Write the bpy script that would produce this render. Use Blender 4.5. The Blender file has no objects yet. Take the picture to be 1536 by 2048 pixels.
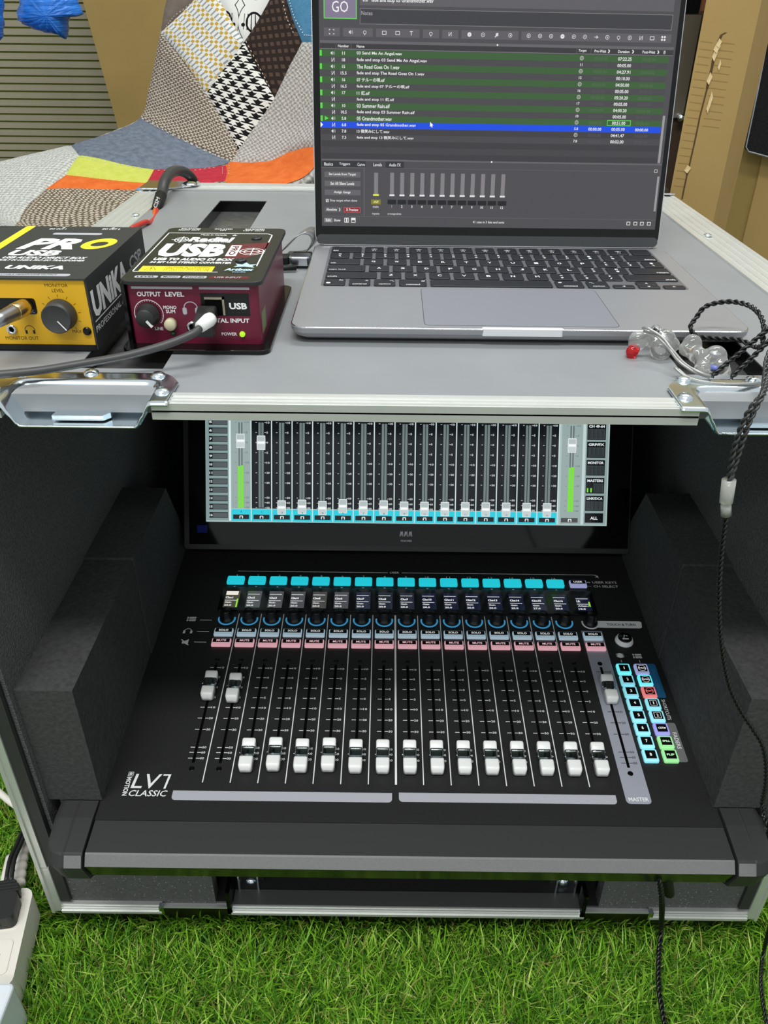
import bpy, math, random
import numpy as np
from mathutils import Matrix, Vector
random.seed(7)
rng = np.random.default_rng(7)
C = bpy.context.scene.collection
PI = math.pi

# ---------------------------------------------------------------- camera
FPX, PITCH, ROLL, YAW = 1606.94, 0.5668, 0.0097, -0.0025
CAM = np.array([-0.021, -0.4243, 0.7033])
_f = np.array([math.sin(YAW)*math.cos(PITCH), math.cos(YAW)*math.cos(PITCH), -math.sin(PITCH)])
_r = np.array([math.cos(YAW), -math.sin(YAW), 0.0])
_u = np.cross(_r, _f)
CR = math.cos(ROLL)*_r + math.sin(ROLL)*_u
CU = -math.sin(ROLL)*_r + math.cos(ROLL)*_u
CF = _f
cd = bpy.data.cameras.new('camera')
cam = bpy.data.objects.new('camera', cd)
C.objects.link(cam)
M = Matrix.Identity(4)
for i in range(3):
    M[i][0] = CR[i]; M[i][1] = CU[i]; M[i][2] = -CF[i]; M[i][3] = CAM[i]
cam.matrix_world = M
cd.sensor_fit = 'HORIZONTAL'
cd.sensor_width = 36.0
cd.lens = FPX/1536*36.0
cd.clip_start = 0.01
cd.clip_end = 50
bpy.context.scene.camera = cam

# ---------------------------------------------------------------- world, lights, exposure
sc = bpy.context.scene
sc.view_settings.view_transform = 'Standard'
sc.view_settings.look = 'None'
sc.view_settings.gamma = 1.0
sc.view_settings.use_curve_mapping = False
sc.view_settings.exposure = 0.0
w = bpy.data.worlds.new('world'); sc.world = w; w.use_nodes = True
bg = w.node_tree.nodes['Background']
bg.inputs[0].default_value = (0.93, 0.98, 1.0, 1); bg.inputs[1].default_value = 0.58

def area(name, loc, rot, sx, sy, power, col=(1, 1, 1)):
    l = bpy.data.lights.new(name, 'AREA'); l.shape = 'RECTANGLE'; l.size = sx; l.size_y = sy
    l.energy = power; l.color = col
    o = bpy.data.objects.new(name, l); C.objects.link(o); o.location = loc; o.rotation_euler = rot
    return o
# two rows of fluorescent ceiling lamps
area('ceiling_lamp', (-0.35, -0.75, 2.55), (0, 0, 0), 1.5, 0.28, 42, (0.97, 1.0, 0.97))
area('ceiling_lamp', (0.55, 0.95, 2.55), (0, 0, 0), 1.5, 0.28, 32, (0.97, 1.0, 0.97))
area('ceiling_lamp', (-0.6, -2.4, 2.55), (0, 0, 0), 1.6, 0.3, 26, (0.97, 1.0, 0.97))

# ---------------------------------------------------------------- measuring helpers
def ray(u, v):
    return CF + (u-768)/FPX*CR - (v-1024)/FPX*CU
def onp(u, v, n, d):
    n = np.array(n, float); r = ray(u, v); t = (d - CAM@n)/(r@n)
    return CAM + t*r
def oz(u, v, z): return onp(u, v, (0, 0, 1), z)
def oy(u, v, y): return onp(u, v, (0, 1, 0), y)
def ox(u, v, x): return onp(u, v, (1, 0, 0), x)
def lin(c):
    return tuple(((x/255)/12.92 if x/255 <= .04045 else ((x/255+.055)/1.055)**2.4) for x in c)

# ---------------------------------------------------------------- materials
class X:
    """socket wrapper, so that patterns can be written as arithmetic"""
    def __init__(s, nt, k): s.nt = nt; s.k = k
    def _op(s, op, *o):
        n = s.nt.nodes.new('ShaderNodeMath'); n.operation = op
        for i, a in enumerate((s,)+o):
            if isinstance(a, X): s.nt.links.new(a.k, n.inputs[i])
            else: n.inputs[i].default_value = a
        return X(s.nt, n.outputs[0])
    def __add__(s, o): return s._op('ADD', o)
    def __radd__(s, o): return s._op('ADD', o)
    def __sub__(s, o): return s._op('SUBTRACT', o)
    def __mul__(s, o): return s._op('MULTIPLY', o)
    def __rmul__(s, o): return s._op('MULTIPLY', o)
    def lt(s, o): return s._op('LESS_THAN', o)
    def gt(s, o): return s._op('GREATER_THAN', o)
    def fr(s): return s._op('FRACT')
    def fl(s): return s._op('FLOOR')
    def mod(s, o): return s._op('FLOORED_MODULO', o)
    def sin(s): return s._op('SINE')
    def ab(s): return s._op('ABSOLUTE')
    def mx(s, o): return s._op('MAXIMUM', o)
    def mn(s, o): return s._op('MINIMUM', o)
    def pw(s, o): return s._op('POWER', o)
    def sat(s):
        n = s.nt.nodes.new('ShaderNodeMath'); n.operation = 'ADD'; n.use_clamp = True
        s.nt.links.new(s.k, n.inputs[0]); n.inputs[1].default_value = 0
        return X(s.nt, n.outputs[0])
def mixc(nt, f, a, b):
    n = nt.nodes.new('ShaderNodeMix'); n.data_type = 'RGBA'
    if isinstance(f, X): nt.links.new(f.k, n.inputs[0])
    else: n.inputs[0].default_value = f
    for i, c in ((6, a), (7, b)):
        if isinstance(c, tuple): n.inputs[i].default_value = c+(1,)
        else: nt.links.new(c, n.inputs[i])
    return n.outputs[2]
def noise(nt, scale, detail=3, vec=None, rough=.55):
    n = nt.nodes.new('ShaderNodeTexNoise'); n.inputs['Scale'].default_value = scale
    n.inputs['Detail'].default_value = detail; n.inputs['Roughness'].default_value = rough
    if vec is None:
        t = nt.nodes.new('ShaderNodeTexCoord'); vec = t.outputs['Object']
    nt.links.new(vec, n.inputs['Vector'])
    return X(nt, n.outputs['Fac'])
def bump(nt, bs, h, strength=.3, dist=.001):
    b = nt.nodes.new('ShaderNodeBump'); b.inputs['Strength'].default_value = strength
    b.inputs['Distance'].default_value = dist
    nt.links.new(h.k, b.inputs['Height']); nt.links.new(b.outputs[0], bs.inputs['Normal'])
def newmat(name, col=(.5, .5, .5), rough=.5, metal=0., spec=.5, emit=None, es=1., trans=0., ior=1.45, coat=0.):
    m = bpy.data.materials.new(name); m.use_nodes = True
    b = m.node_tree.nodes['Principled BSDF']
    b.inputs['Base Color'].default_value = tuple(col)+(1,)
    b.inputs['Roughness'].default_value = rough; b.inputs['Metallic'].default_value = metal
    b.inputs['Specular IOR Level'].default_value = spec
    b.inputs['Transmission Weight'].default_value = trans; b.inputs['IOR'].default_value = ior
    b.inputs['Coat Weight'].default_value = coat
    if emit is not None:
        b.inputs['Emission Color'].default_value = tuple(emit)+(1,); b.inputs['Emission Strength'].default_value = es
    return m
def noisy(name, c1, c2, scale, rough=.6, metal=0., bs=.3, bd=.0006, spec=.5, detail=3, contrast=1.6, bscale=None):
    m = newmat(name, c1, rough, metal, spec); nt = m.node_tree; b = nt.nodes['Principled BSDF']
    n = noise(nt, scale, detail)
    f = ((n-.5)*contrast+.5).sat()
    nt.links.new(mixc(nt, f, tuple(c1), tuple(c2)), b.inputs['Base Color'])
    if bs: bump(nt, b, noise(nt, bscale or scale, 2), bs, bd)
    return m
_em = {}
def em(c, s=1.0):
    """a lit screen colour, sRGB 0-255"""
    k = (tuple(c), s)
    if k not in _em:
        _em[k] = newmat('screen_%d_%d_%d' % tuple(c), (0.004, .004, .004), .09, 0, .5, lin(c), s)
    return _em[k]
MAT = {}
G = lambda v: lin((v, v, v))
MAT['black'] = newmat('black_plastic', G(26), .45)
MAT['panel'] = noisy('console_panel_black', G(30), G(40), 900, .48, bs=.15, bd=.0003, spec=.4)
MAT['lipgrey'] = newmat('console_rest_dark_grey', G(52), .5, spec=.4)
MAT['lipedge_lit'] = noisy('console_edge_lit_grey', G(110), G(122), 700, .42, bs=.08, bd=.0002)  # paler than the rest's top: ceiling reflection on the bevel put into the colour
MAT['lipunder'] = newmat('console_underside_gloss', G(14), .18, spec=.6)
MAT['gloss'] = newmat('gloss_black', G(10), .12)
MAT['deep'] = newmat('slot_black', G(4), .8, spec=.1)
MAT['print'] = newmat('white_print', G(236), .5)
MAT['litprint'] = newmat('backlit_white_print', G(200), .4, emit=G(225), es=.75)
MAT['printdim'] = newmat('grey_print', G(120), .5)
MAT['strip'] = newmat('light_grey_print', lin((176, 176, 184)), .45)
MAT['mstrip'] = newmat('grey_lilac_print', lin((158, 160, 172)), .45)
MAT['white'] = newmat('white_plastic', lin((232, 232, 228)), .35)
MAT['cap'] = newmat('fader_cap_white', lin((240, 240, 238)), .28)
MAT['chrome'] = newmat('chrome', (.75, .78, .8), .09, 1.)
MAT['zinc'] = newmat('zinc_plated_steel', (.86, .95, 1.0), .17, 1.)
MAT['alu'] = noisy('satin_aluminium', (.80, .81, .78), (.74, .75, .73), 60, .36, .6, bs=0)
MAT['lam'] = noisy('grey_laminate', lin((140, 142, 145)), lin((134, 136, 139)), 25, .42, 0, bs=.12, bd=.0003, bscale=1400)
MAT['lamside'] = newmat('dark_panel_edge', G(52), .5)
MAT['foam'] = noisy('black_foam', G(56), G(80), 260, .95, bs=.5, bd=.001, spec=.15, detail=5)
MAT['carpet'] = noisy('black_liner', G(74), G(118), 520, .95, bs=.9, bd=.0015, spec=.15, detail=4)
MAT['space'] = noisy('laptop_aluminium', lin((156, 156, 160)), lin((152, 152, 156)), 40, .38, .35, bs=.03, bd=.0001)
MAT['spaceedge'] = newmat('laptop_rim', lin((225, 225, 228)), .2, 1.)
MAT['keyblk'] = newmat('key_black', lin((30, 32, 38)), .42)
MAT['glass'] = newmat('screen_glass', G(6), .07, spec=.5)
MAT['rubber'] = newmat('rubber', G(18), .55)
MAT['darkmetal'] = newmat('dark_metal', G(62), .35, .5)
MAT['cyanled'] = newmat('lit_cyan', lin((40, 120, 130)), .35, emit=lin((30, 205, 222)), es=.85)
MAT['blue_ring'] = newmat('lit_blue_ring', lin((40, 90, 120)), .35, emit=lin((60, 140, 185)), es=.8)
MAT['whitering'] = newmat('pale_ring', lin((244, 244, 246)), .35)
MAT['solo'] = newmat('backlit_pale_blue', lin((170, 185, 195)), .35, emit=lin((135, 160, 172)), es=.75)
MAT['mute'] = newmat('backlit_pink', lin((200, 165, 172)), .35, emit=lin((206, 148, 158)), es=.75)
MAT['laycyan'] = newmat('backlit_cyan_white', lin((150, 200, 210)), .35, emit=lin((120, 205, 220)), es=.75)
MAT['laybright'] = newmat('backlit_bright_cyan', lin((150, 200, 210)), .35, emit=lin((90, 225, 232)), es=.95)
MAT['lilac'] = newmat('backlit_lilac', lin((150, 150, 190)), .35, emit=lin((150, 158, 200)), es=.7)
MAT['violet'] = newmat('backlit_violet', lin((130, 130, 190)), .35, emit=lin((140, 140, 205)), es=.8)
MAT['red'] = newmat('backlit_red', lin((190, 110, 110)), .35, emit=lin((225, 115, 115)), es=.8)
MAT['green'] = newmat('backlit_green', lin((130, 190, 130)), .35, emit=lin((140, 205, 140)), es=.8)
MAT['encblue'] = newmat('blue_print', lin((34, 104, 150)), .5)
MAT['fadgrey'] = newmat('mid_grey_print', G(112), .5)
MAT['btnlabel'] = newmat('button_label_black', G(14), .3)

# ---------------------------------------------------------------- mesh building
_tc = {}
def tmesh(s, off=0.0, res=2):
    k = (s, off, res)
    if k in _tc: return _tc[k]
    cu = bpy.data.curves.new('t', 'FONT'); cu.body = s; cu.size = 1; cu.resolution_u = res; cu.offset = off
    o = bpy.data.objects.new('t', cu)
    me = o.to_mesh()
    V = np.array([v.co[:2] for v in me.vertices]).reshape(-1, 2)
    F = [tuple(p.vertices) for p in me.polygons]
    o.to_mesh_clear(); bpy.data.objects.remove(o); bpy.data.curves.remove(cu)
    _tc[k] = (V, F)
    return _tc[k]
def rring(x0, x1, y0, y1, r, n=3):
    r = max(1e-7, min(r, (x1-x0)/2-1e-7, (y1-y0)/2-1e-7)); P = []
    for cx, cy, a0 in ((x1-r, y0+r, -PI/2), (x1-r, y1-r, 0), (x0+r, y1-r, PI/2), (x0+r, y0+r, PI)):
        for i in range(n+1):
            a = a0+PI/2*i/n; P.append((cx+r*math.cos(a), cy+r*math.sin(a)))
    return P
class MB:
    def __init__(s, sc_=1.0, T=None):
        s.v = []; s.f = []; s.m = []; s.sm = []; s.mats = []; s.s = sc_; s.T = T; s.uv = None
    def mi(s, mat):
        if isinstance(mat, str): mat = MAT[mat]
        if mat not in s.mats: s.mats.append(mat)
        return s.mats.index(mat)
    def add(s, V, F, mat, smooth=False, T=None):
        b = len(s.v); k = s.mi(mat); TT = T or s.T
        for p in V:
            p = Vector((p[0]*s.s, p[1]*s.s, p[2]*s.s))
            if TT is not None: p = TT@p
            s.v.append((p[0], p[1], p[2]))
        for f in F:
            s.f.append(tuple(b+i for i in f)); s.m.append(k); s.sm.append(smooth)
        return s
    def box(s, x0, x1, y0, y1, z0, z1, mat, T=None):
        V = [(x, y, z) for z in (z0, z1) for y in (y0, y1) for x in (x0, x1)]
        return s.add(V, [(0, 2, 3, 1), (4, 5, 7, 6), (0, 1, 5, 4), (2, 6, 7, 3), (0, 4, 6, 2), (1, 3, 7, 5)], mat, T=T)
    def rings(s, R, mat, smooth=False, cap=True, T=None, close=False):
        n = len(R[0]); V = [p for r in R for p in r]; F = []
        for i in range(len(R)-1 if not close else len(R)):
            a = i*n; b = ((i+1) % len(R))*n
            for j in range(n):
                F.append((a+j, a+(j+1) % n, b+(j+1) % n, b+j))
        if cap and not close:
            F.append(tuple(reversed(range(n)))); F.append(tuple(range((len(R)-1)*n, len(R)*n)))
        return s.add(V, F, mat, smooth, T)
    def rbox(s, x0, x1, y0, y1, z0, z1, r, b, mat, n=3, bb=0, smooth=False, T=None):
        R = []
        if bb: R.append([(x, y, z0) for x, y in rring(x0+bb, x1-bb, y0+bb, y1-bb, r-bb*.7, n)])
        R.append([(x, y, z0+bb) for x, y in rring(x0, x1, y0, y1, r, n)])
        if b:
            R.append([(x, y, z1-b) for x, y in rring(x0, x1, y0, y1, r, n)])
            R.append([(x, y, z1-b*.3) for x, y in rring(x0+b*.3, x1-b*.3, y0+b*.3, y1-b*.3, r-b*.2, n)])
        R.append([(x, y, z1) for x, y in rring(x0+b, x1-b, y0+b, y1-b, r-b*.7, n)])
        return s.rings(R, mat, smooth, T=T)
    def lathe(s, prof, cx, cy, mat, n=20, smooth=True, T=None, cap=True):
        R = [[(cx+r*math.cos(2*PI*i/n), cy+r*math.sin(2*PI*i/n), z) for i in range(n)] for r, z in prof]
        return s.rings(R, mat, smooth, cap=cap, T=T)
    def prism(s, P, z0, z1, mat, T=None):
        n = len(P)
        V = [(x, y, z0) for x, y in P]+[(x, y, z1) for x, y in P]
        F = [tuple(reversed(range(n))), tuple(range(n, 2*n))]+[(i, (i+1) % n, n+(i+1) % n, n+i) for i in range(n)]
        return s.add(V, F, mat, T=T)
    def tube(s, P, r, mat, n=8, smooth=True, T=None, radii=None, flat=1.0):
        P = [Vector(p) for p in P]; R = []; up = Vector((0, 0, 1))
        t0 = (P[1]-P[0]).normalized()
        if abs(t0.dot(up)) > .9: up = Vector((0, 1, 0))
        a = t0.cross(up).normalized()
        for i, p in enumerate(P):
            t = (P[min(i+1, len(P)-1)]-P[max(i-1, 0)]).normalized()
            a = (a-t*a.dot(t)).normalized(); b = t.cross(a)
            rr = radii[i] if radii else r
            R.append([tuple(p+a*rr*math.cos(2*PI*k/n)+b*rr*flat*math.sin(2*PI*k/n)) for k in range(n)])
        return s.rings(R, mat, smooth, T=T)
    def text(s, st, x0, x1, y0, y1, z, mat, off=0., sh=0., fn=None, res=2, T=None, rot=0):
        if st == '1': m_ = (x0+x1)/2; q_ = (x1-x0)*.22; x0, x1 = m_-q_, m_+q_
        """lettering fitted to the box; rot: 0 upright, -1 reading downwards"""
        V, F = tmesh(st, off, res)
        if len(V) == 0: return s
        a, b = V.min(0), V.max(0); d = np.maximum(b-a, 1e-6); q = (V-a)/d
        q[:, 0] += 0
        if rot == -1:
            X_ = x0+q[:, 1]*(x1-x0); Y_ = y1-q[:, 0]*(y1-y0)
        else:
            X_ = x0+q[:, 0]*(x1-x0)+sh*q[:, 1]*(y1-y0); Y_ = y0+q[:, 1]*(y1-y0)
        P = [fn(x, y, z) for x, y in zip(X_, Y_)] if fn else [(x, y, z) for x, y in zip(X_, Y_)]
        return s.add(P, F, mat, T=T)
    def mesh(s, name):
        me = bpy.data.meshes.new(name); me.from_pydata(s.v, [], s.f)
        for m in s.mats: me.materials.append(m)
        me.polygons.foreach_set('material_index', s.m); me.polygons.foreach_set('use_smooth', s.sm)
        if s.uv is not None:
            uvl = me.uv_layers.new(name='UVMap'); li = np.zeros(len(me.loops), int); me.loops.foreach_get('vertex_index', li)
            uvl.data.foreach_set('uv', np.array(s.uv)[li].ravel())
        me.update(); return me
    def build(s, name, parent=None, M=None, **k):
        return put(name, s.mesh(name), parent, M, **k)
WM = {}
def put(name, data, parent=None, M=None, label=None, cat=None, group=None, kind=None):
    o = bpy.data.objects.new(name, data); C.objects.link(o)
    if M is None: M = WM[parent.name] if parent else Matrix.Identity(4)
    WM[o.name] = M.copy()
    if parent:
        o.parent = parent; o.matrix_basis = WM[parent.name].inverted()@M
    else: o.matrix_basis = M
    if label: o['label'] = label
    if cat: o['category'] = cat
    if group: o['group'] = group
    if kind: o['kind'] = kind
    return o
def T3(x, y, z): return Matrix.Translation((x, y, z))
def frame(o, ex, ey, ez):
    m = Matrix.Identity(4)
    for i in range(3): m[i][0] = ex[i]; m[i][1] = ey[i]; m[i][2] = ez[i]; m[i][3] = o[i]
    return m
def spline(P, n=8):
    P = [np.array(p, float) for p in P]; P = [2*P[0]-P[1]]+P+[2*P[-1]-P[-2]]; O = []
    for i in range(1, len(P)-2):
        for k in range(n):
            t = k/n; a, b, c, d = P[i-1:i+3]
            O.append(.5*((2*b)+(-a+c)*t+(2*a-5*b+4*c-d)*t*t+(-a+3*b-3*c+d)*t**3))
    O.append(P[-2]); return O
XZ = Matrix(((1, 0, 0, 0), (0, 0, -1, 0), (0, 1, 0, 0), (0, 0, 0, 1)))    # local (x, up, out) with out = -y
YZX = Matrix(((0, 0, 1, 0), (1, 0, 0, 0), (0, 1, 0, 0), (0, 0, 0, 1)))   # local (y, z, x)
H = 0.5062

# ================================================================= SETTING
turf = noisy('turf_backing', lin((40, 62, 22)), lin((70, 86, 34)), 60, .95, bs=0, spec=.1)
b = MB(); b.box(-2.2, 2.2, -1.6, 2.2, -.075, -.034, turf); b.build('floor', kind='structure')
wallm = newmat('wall_paint', lin((165, 160, 140)), .9)
b = MB(); b.box(-2.2, 2.2, 2.05, 2.15, -.034, 2.6, wallm); b.build('wall_back', kind='structure')

# window with a closed venetian blind
wr = put('window_1', None, None, T3(-.9, 1.95, .0), kind='structure')
slat = noisy('blind_slat', lin((164, 156, 132)), lin((158, 150, 126)), 30, .6, bs=0)
olive = newmat('blind_backing_olive', lin((142, 152, 52)), .8)
b = MB(); b.box(-.66, .55, -.0165, -.010, -.03, 1.6, olive); b.build('window_pane', wr)
WY = 1.93
zrow = [oy(60, v, WY)[2] for v in (13.5, 30.6, 47.4, 64, 80.4, 96.6, 112.5, 128.3, 144, 160, 175, 190.5, 205.5, 220.3, 235.6, 250.6, 265, 279.5, 294)]
pitch = (zrow[0]-zrow[-1])/(len(zrow)-1)
b = MB(); b.add([(-.66, -.004, -pitch*.385), (.52, -.004, -pitch*.385), (.52, -.003, pitch*.385), (-.66, -.003, pitch*.385),
                 (-.66, -.003, -pitch*.385), (.52, -.003, -pitch*.385), (.52, -.002, pitch*.385), (-.66, -.002, pitch*.385)],
                [(0, 1, 2, 3), (7, 6, 5, 4), (0, 4, 5, 1), (2, 6, 7, 3), (1, 5, 6, 2), (0, 3, 7, 4)], slat)
sm_ = b.mesh('slat')
z = zrow[-1]-8*pitch
while z < .86:
    put('slat', sm_, wr, T3(-.9, WY+.0, z)); z += pitch
cordm = newmat('blind_cord', lin((176, 182, 70)), .7)
b = MB()
for xx in (-.235, -.90+.1-.75):
    b.tube([(xx+.9, -.03, 0), (xx+.9, -.03, .9)], .0016, cordm, 6)
b.build('blind_cord', wr)
# low window sill / mullion at the far left
fr = newmat('window_frame_green', lin((118, 134, 60)), .6)
b = MB(); b.box(-.70, -.655, -.02, .06, -.03, 1.6, fr); b.build('window_frame', wr)

# ================================================================= GRASS
def grass():
    N = 135000
    P = np.empty((0, 2))
    while len(P) < N:
        n = 200000; x = rng.uniform(-.70, .60, n); y = rng.uniform(-.30, .55, n)
        vis = ((y < .01) | (x < -.326) | (x > .326))
        wgt = np.where((y < .03), 1, .5) * np.where(y < -.17, .4, 1) * np.where(x > .36, .4, 1)
        ok = vis & (rng.uniform(0, 1, n) < wgt)
        P = np.vstack([P, np.c_[x[ok], y[ok]]])
    P = P[:N]
    L = rng.uniform(.022, .045, N); az = rng.uniform(0, 2*PI, N); lean = rng.uniform(.25, 1.3, N)
    # blades next to the case splay away from it
    curl = rng.uniform(.1, .9, N); wd = rng.uniform(.0005, .0011, N); face = rng.uniform(0, 2*PI, N)
    base = np.c_[P, np.full(N, -.034)]
    dirh = np.c_[np.cos(az), np.sin(az), np.zeros(N)]
    L = np.where((P[:, 1] > -.022) & (np.abs(P[:, 0]) < .335), L*.62, L)
    near = (P[:, 1] > -.03) & (np.abs(P[:, 0]) < .34)
    dirh[near] = np.c_[np.cos(az[near])*.6, -np.abs(np.sin(az[near]))-.3, np.zeros(near.sum())]
    left = (P[:, 0] < -.32) & (P[:, 0] > -.35); dirh[left, 0] = -np.abs(dirh[left, 0])
    side = np.c_[np.cos(face), np.sin(face), np.zeros(N)]*wd[:, None]
    V = np.zeros((N, 7, 3)); K = 3
    for k in range(4):
        t = k/3; a = lean*.35+lean*curl*t
        c = base+(dirh*(np.sin(a)*L*t)[:, None])+np.c_[np.zeros((N, 2)), np.cos(a)*L*t]
        if k < 3:
            wk = (1, .95, .7)[k]
            V[:, 2*k] = c-side*wk; V[:, 2*k+1] = c+side*wk
        else: V[:, 6] = c
    me = bpy.data.meshes.new('grass_blades')
    me.vertices.add(N*7); me.vertices.foreach_set('co', V.reshape(-1))
    i0 = np.arange(N)*7
    q = np.concatenate([np.c_[i0, i0+1, i0+3, i0+2], np.c_[i0+2, i0+3, i0+5, i0+4]], 1).reshape(-1, 4)
    t3 = np.c_[i0+4, i0+5, i0+6]
    loops = np.concatenate([q.ravel(), t3.ravel()])
    me.loops.add(len(loops)); me.loops.foreach_set('vertex_index', loops)
    st = np.concatenate([np.arange(len(q))*4, len(q)*4+np.arange(N)*3])
    me.polygons.add(len(st)); me.polygons.foreach_set('loop_start', st)
    me.update(calc_edges=True)
    a = me.attributes.new('tint', 'FLOAT', 'POINT'); a.data.foreach_set('value', np.repeat(rng.uniform(0, 1, N), 7))
    m = newmat('grass_blade', lin((100, 170, 30)), .42, spec=.4); nt = m.node_tree; bs = nt.nodes['Principled BSDF']
    at = nt.nodes.new('ShaderNodeAttribute'); at.attribute_name = 'tint'
    cr = nt.nodes.new('ShaderNodeValToRGB'); nt.links.new(at.outputs['Fac'], cr.inputs[0])
    e = cr.color_ramp; e.interpolation = 'CONSTANT'
    cols = [(0, (70, 122, 36)), (.26, (120, 178, 44)), (.58, (154, 206, 64)), (.86, (200, 220, 118)), (.95, (160, 150, 84))]
    e.elements[0].position = 0; e.elements[0].color = lin(cols[0][1])+(1,)
    e.elements[1].position = cols[1][0]; e.elements[1].color = lin(cols[1][1])+(1,)
    for p, c in cols[2:]:
        q_ = e.elements.new(p); q_.color = lin(c)+(1,)
    nt.links.new(cr.outputs[0], bs.inputs['Base Color'])
    bs.inputs['Subsurface Weight'].default_value = 0
    me.materials.append(m)
    put('artificial_grass', me, label='bright green artificial grass covering the floor around the black case', cat='grass', kind='stuff')
grass()

# ================================================================= FLIGHT CASE
case = put('flight_case', None, None, T3(0, .324, 0), label='large grey-topped road case with aluminium edges, open front, standing on grass', cat='case')
I4 = Matrix.Identity(4)
XO = .323
# top board with two long cable slots
b = MB(); t0, t1 = H-.012, H-.0006
SL = [(-.2175, -.163), (.166, .2215)]; SY0, SY1 = .052, .557
xs = [-XO+.012, SL[0][0], SL[0][1], SL[1][0], SL[1][1], XO-.012]
for i in range(5):
    if i in (1, 3):
        b.box(xs[i], xs[i+1], .012, SY0, t0, t1, 'lam'); b.box(xs[i], xs[i+1], SY1, .636, t0, t1, 'lam')
    else: b.box(xs[i], xs[i+1], .012, .636, t0, t1, 'lam')
b.build('top_panel', case, I4)
for a0, a1 in SL:
    b = MB(); g = .0015
    tray = MAT.get('tray') or MAT.setdefault('tray', noisy('slot_tray', G(62), G(88), 120, .3, bs=.3, bd=.0006))
    b.box(a0-g, a0+.0006, SY0-g, SY1+g, H-.014, H-.0012, 'gloss'); b.box(a1-.0006, a1+g, SY0-g, SY1+g, H-.014, H-.0012, 'gloss')
    b.box(a0, a1, SY0-g, SY0+.0006, H-.014, H-.0012, 'gloss'); b.box(a0, a1, SY1-.0006, SY1+g, H-.014, H-.0012, 'gloss')
    b.box(a0-g, a1+g, SY0-g, SY1+g, H-.017, H-.0128, tray)
    b.build('cable_slot', case, I4, label='black-lined cable slot cut in the grey top')
# sides, back, bottom
b = MB(); b.box(-XO+.002, -XO+.0195, .004, .646, .003, H-.012, 'lamside'); b.build('side_panel', case, I4)
b = MB(); b.box(XO-.0195, XO-.002, .004, .646, .003, H-.012, 'lamside'); b.build('side_panel', case, I4)
b = MB(); b.box(-XO+.0195, XO-.0195, .634, .646, .003, H-.012, 'lamside'); b.build('back_panel', case, I4)
b = MB(); b.box(-XO+.0195, XO-.0195, .004, .634, -.002, .006, 'darkmetal'); b.build('bottom_panel', case, I4)
# liners and foam blocks
for s in (-1, 1):
    b = MB(); b.box(*sorted((s*(XO-.0195), s*(XO-.0225))), .006, .633, .006, H-.0125, 'carpet'); b.build('liner', case, I4)
    b = MB(); b.box(*sorted((s*.3004, s*.2555)), .0115, .179, .1375, .263, 'foam'); b.build('foam_block', case, I4)
    b = MB(); xi = s*.2555
    P = [(.011, .263), (.179, .263), (.19, .2765), (.345, .2765), (.375, .2345), (.375, .1), (.182, .1), (.182, .15)]
    P = [(.1795, .1), (.1795, .2655), (.306, .2655), (.345, .19), (.345, .1)]
    b.prism(P, min(s*.3004, s*.2545), max(s*.3004, s*.2545), 'foam', T=YZX); b.build('foam_block', case, I4)
    # lower edge of foam following the console cheek
    b = MB(); b.prism([(s*.2915, .0125), (s*.2555, .0125), (s*.2535, .187), (s*.2915, .187)][::s], .06, .1365, 'foam'); b.build('foam_block', case, I4)
b = MB(); b.box(-.3004, .3004, .60, .633, .006, H-.0125, 'carpet'); b.build('liner', case, I4)
# front boards under the console
board = noisy('speckled_board', G(80), G(104), 320, .8, bs=.5, bd=.001, detail=2)
nt = board.node_tree; bs_ = nt.nodes['Principled BSDF']; v = nt.nodes.new('ShaderNodeTexVoronoi'); v.inputs['Scale'].default_value = 260
tcn = nt.nodes.new('ShaderNodeTexCoord'); nt.links.new(tcn.outputs['Object'], v.inputs['Vector'])
spk = X(nt, v.outputs['Distance']).lt(.13)
src = bs_.inputs['Base Color'].links[0].from_socket
nt.links.new(mixc(nt, spk*.8, src, G(190)), bs_.inputs['Base Color'])
for x0, x1 in ((-.3035, -.1725), (.1775, .3035)):
    b = MB(); b.box(x0, x1, .0035, .016, -.001, .088, board); b.build('front_board', case, I4)
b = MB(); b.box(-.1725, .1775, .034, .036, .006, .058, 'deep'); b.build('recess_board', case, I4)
# cross rail between the front boards
b = MB(); b.box(-.1565, .1625, .001, .0155, .0022, .0068, newmat('rail_grey', G(92), .45, .2)); b.build('cross_rail', case, I4)

def trim(segs, name='edge_trim', label=None):
    b = MB()
    for a in segs: b.box(*a, 'alu')
    return b.build(name, case, I4, label=label)
# front top trim: three ribs on the top face, two bands on the front face
for x0, x1 in ((-XO, -.2455), (-.1575, .1598), (.2515, XO)):
    trim([(x0, x1, 0, .013, H-.006, H), (x0, x1, .0003, .0022, H, H+.0007), (x0, x1, .0045, .0062, H, H+.0007), (x0, x1, .009, .013, H, H+.0009),
          (x0, x1, -.0007, .0, H-.0045, H), (x0, x1, -.0011, 0, H-.0101, H-.0058), (x0, x1, .0, .004, H-.0098, H-.004)])
# side trims
for s in (-1, 1):
    a, c = (XO-.0385, XO)
    S_ = lambda p, q: sorted((s*p, s*q))
    seg = [(*S_(a, c), .013, .648, H-.004, H+.0004), (*S_(c-.002, c), .0, .648, H-.03, H)]
    for k, wd in ((0, .0028), (.0085, .0014), (.0165, .0014), (.0245, .0014), (.0335, .0045)):
        seg.append((*S_(a+k, a+k+wd), .013, .648, H+.0004, H+.0014))
    trim(seg)
trim([(-XO+.0385, XO-.0385, .611, .648, H-.004, H+.0003), (-XO+.0385, XO-.0385, .6105, .614, H, H+.0018), (-XO+.0385, XO-.0385, .622, .624, H, H+.0015), (-XO+.0385, XO-.0385, .632, .648, H, H+.0022)])
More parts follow.
